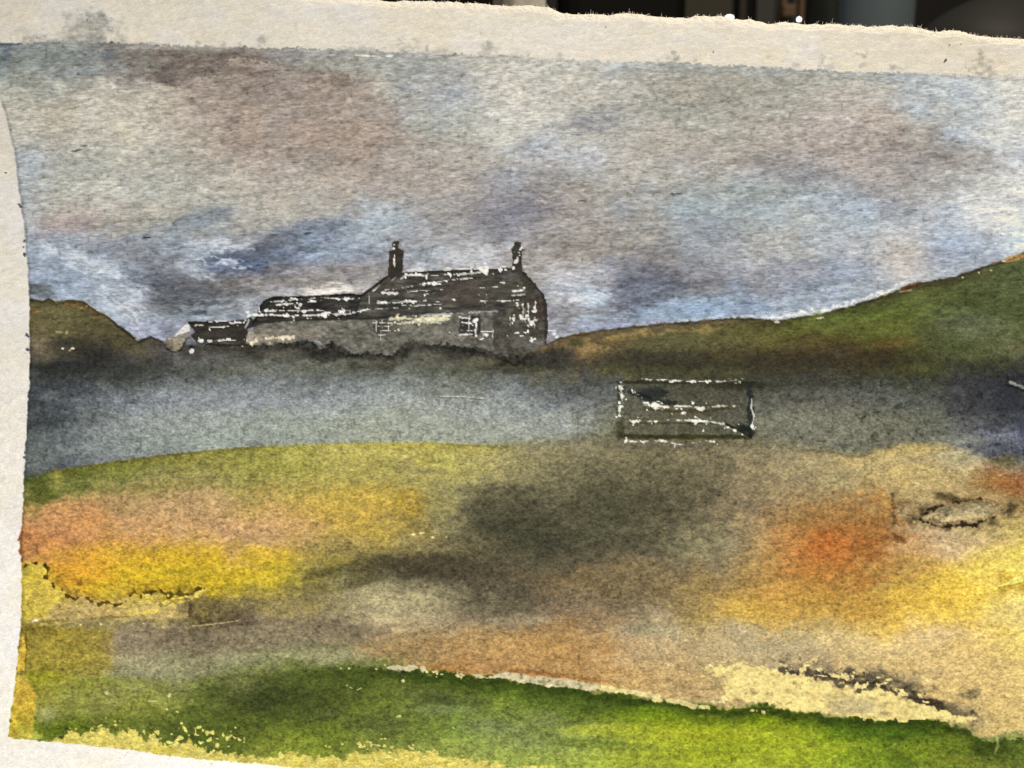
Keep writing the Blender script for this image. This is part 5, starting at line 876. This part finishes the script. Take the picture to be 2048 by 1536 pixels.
# slatted cabinet
k = 3.6; p = footed(1500, k)
cab = bpy.data.objects.new('slatted_cabinet', None); C.objects.link(cab); cab.location = p; tagged(cab, 'dark cabinet of upright slats behind the white highlight beads', 'cabinet')
M_OLIVE = plain('olive_grey_panel', (0.0935, 0.0918, 0.0748), 0.7, 0.2, 0.1, 20)
M_DK = plain('near_black_panel', (0.012, 0.012, 0.012), 0.7, 0.2, 0.1, 20)
M_GREY = plain('grey_panel', (0.1056, 0.1056, 0.1056), 0.6, 0.3, 0.12, 25)
M_BRN = plain('brown_wood', (0.247, 0.1634, 0.1045), 0.6, 0.3, 0.25, 30)
M_DBR = plain('dark_brown_wood', (0.068, 0.0612, 0.051), 0.6, 0.3, 0.2, 30)
M_BLU = plain('blue_black_panel', (0.032, 0.0384, 0.0512), 0.6, 0.3, 0.1, 20)
for i, (a, b_, mt, dep) in enumerate(((1330, 1466, M_OLIVE, 0.000), (1466, 1478, M_DK, 0.012), (1478, 1494, M_DBR, 0.0), (1494, 1513, M_DK, 0.014), (1513, 1552, M_GREY, 0.002), (1552, 1562, M_DBR, 0.006), (1562, 1573, M_BRN, -0.004), (1573, 1588, M_BLU, 0.012), (1588, 1598, M_GREY, 0.008), (1598, 1609, M_BRN, -0.002), (1609, 1700, M_DK, 0.012))):
    box('slat', width(1500, a, k) + 0.0003, width(1500, b_, k) - 0.0003, dep, dep + 0.04, 0.0, 0.46, mt, cab, bev=0.0015)
box('rail', width(1500, 1560, k), width(1500, 1586, k), -0.020, -0.006, 0.220, 0.232, M_BRN, cab, bev=0.002)
# highlights in front of it as glowing beads, on a small black stand each
M_GLINT, nt_, b_ = new_mat('glint_glow'); b_.inputs['Base Color'].default_value = (0.9, 0.92, 1, 1); b_.inputs['Emission Color'].default_value = (0.92, 0.96, 1, 1); M_GLINT.cycles.emission_sampling = 'NONE'; b_.inputs['Emission Strength'].default_value = 1.6; b_.inputs['Roughness'].default_value = 0.4
for px, py, rp, sq, lab in ((1459, 35, 9.5, 0.62, 'wider white highlight made as a glowing bead at the edge of the olive cabinet panel'), (1598, 39, 5.6, 1.0, 'small round white highlight made as a glowing bead beside the brown slat')):
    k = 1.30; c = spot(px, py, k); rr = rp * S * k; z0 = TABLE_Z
    e = bpy.data.objects.new('glint_bead', None); C.objects.link(e); e.location = (c.x, c.y, z0); tagged(e, lab, 'glowing highlight'); e['group'] = 'white highlights made as glowing beads'
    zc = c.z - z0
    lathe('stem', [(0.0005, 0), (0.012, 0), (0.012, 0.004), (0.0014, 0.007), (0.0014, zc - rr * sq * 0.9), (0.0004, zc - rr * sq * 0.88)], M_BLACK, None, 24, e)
    lathe('lens', [(rr * max(0.02, math.sin(t)), zc - rr * sq * math.cos(t)) for t in np.linspace(0.02, math.pi - 0.02, 14)], M_GLINT, None, 32, e)
# black rounded jug and grey-blue canister
k = 2.2; rr = width(1606, 1690, k) / 2
o = lathe('black_jug', [(0.001, 0), (rr * 1.3, 0), (rr * 1.35, 0.02), (rr * 1.32, 0.12), (rr * 1.22, 0.18), (rr * 1.02, 0.215), (rr * 0.86, 0.24), (rr * 0.80, 0.30), (rr * 0.86, 0.33), (rr * 0.78, 0.331), (0.001, 0.30)], plain('black_glaze', (0.0224, 0.0272, 0.0256), 0.45, 0.3, 0.1, 20), footed(1652, k), 64)
tagged(o, 'black rounded jug left of the blue-grey canister', 'jug')
k = 1.95; rr = width(1677, 1828, k) / 2; zc_ = 0.0
o = lathe('canister', [(0.001, 0), (rr * 0.96, 0), (rr, 0.004), (rr, 0.29), (rr * 0.97, 0.296), (rr * 0.80, 0.300), (rr * 0.80, 0.315), (rr * 0.76, 0.318), (0.001, 0.318)], plain('blue_grey_enamel', (0.150, 0.205, 0.265), 0.38, 0.45, 0.08, 20), footed(1752, k), 96)
tagged(o, 'tall blue-grey cylindrical canister standing behind the torn edge', 'canister')
# black rucksack-like bag and dark panels at the far right
k = 2.3; rr = width(1830, 1985, k) / 2
zt = lambda py, k_: spot(1024, py, k_).z - TABLE_Z
sc = S * k
o = lathe('black_pot', [(0.001, 0), (168 * sc, 0), (176 * sc, 0.02), (178 * sc, zt(160, k)), (170 * sc, zt(90, k)), (158 * sc, zt(64, k)), (146 * sc, zt(48, k)), (126 * sc, zt(32, k)), (100 * sc, zt(16, k)), (74 * sc, zt(3, k)), (44 * sc, zt(-8, k)), (12 * sc, zt(-13, k)), (0.001, zt(-14, k))],
          plain('black_enamel', (0.030, 0.031, 0.030), 0.6, 0.25, 0.15, 30), footed(2012, k), 96)
tagged(o, 'black pot with a domed shoulder right of the blue-grey canister', 'pot')
k = 3.2; p = footed(2060, k); cb = bpy.data.objects.new('black_cupboard', None); C.objects.link(cb); cb.location = p; tagged(cb, 'black cupboard with faint upright door edges in the upper right corner', 'cupboard')
M_CUP = plain('black_laminate', (0.0179, 0.0179, 0.0213), 0.5, 0.3, 0.1, 20); M_TRIM = plain('black_trim', (0.052, 0.046, 0.044), 0.5, 0.3, 0.1, 20)
wk = lambda px: width(2060, px, k)
for a, b2 in ((1820, 1962), (1965, 1996), (2003, 2120), (2123, 2260)):
    box('door', wk(a) + 0.0003, wk(b2) - 0.0003, 0.0, 0.03, 0.0, 0.55, M_CUP, cb, bev=0.002)
box('edge_strip', wk(1996) + 0.0006, wk(2003) - 0.0006, -0.002, 0.028, 0.0, 0.55, M_TRIM, cb, bev=0.0008)
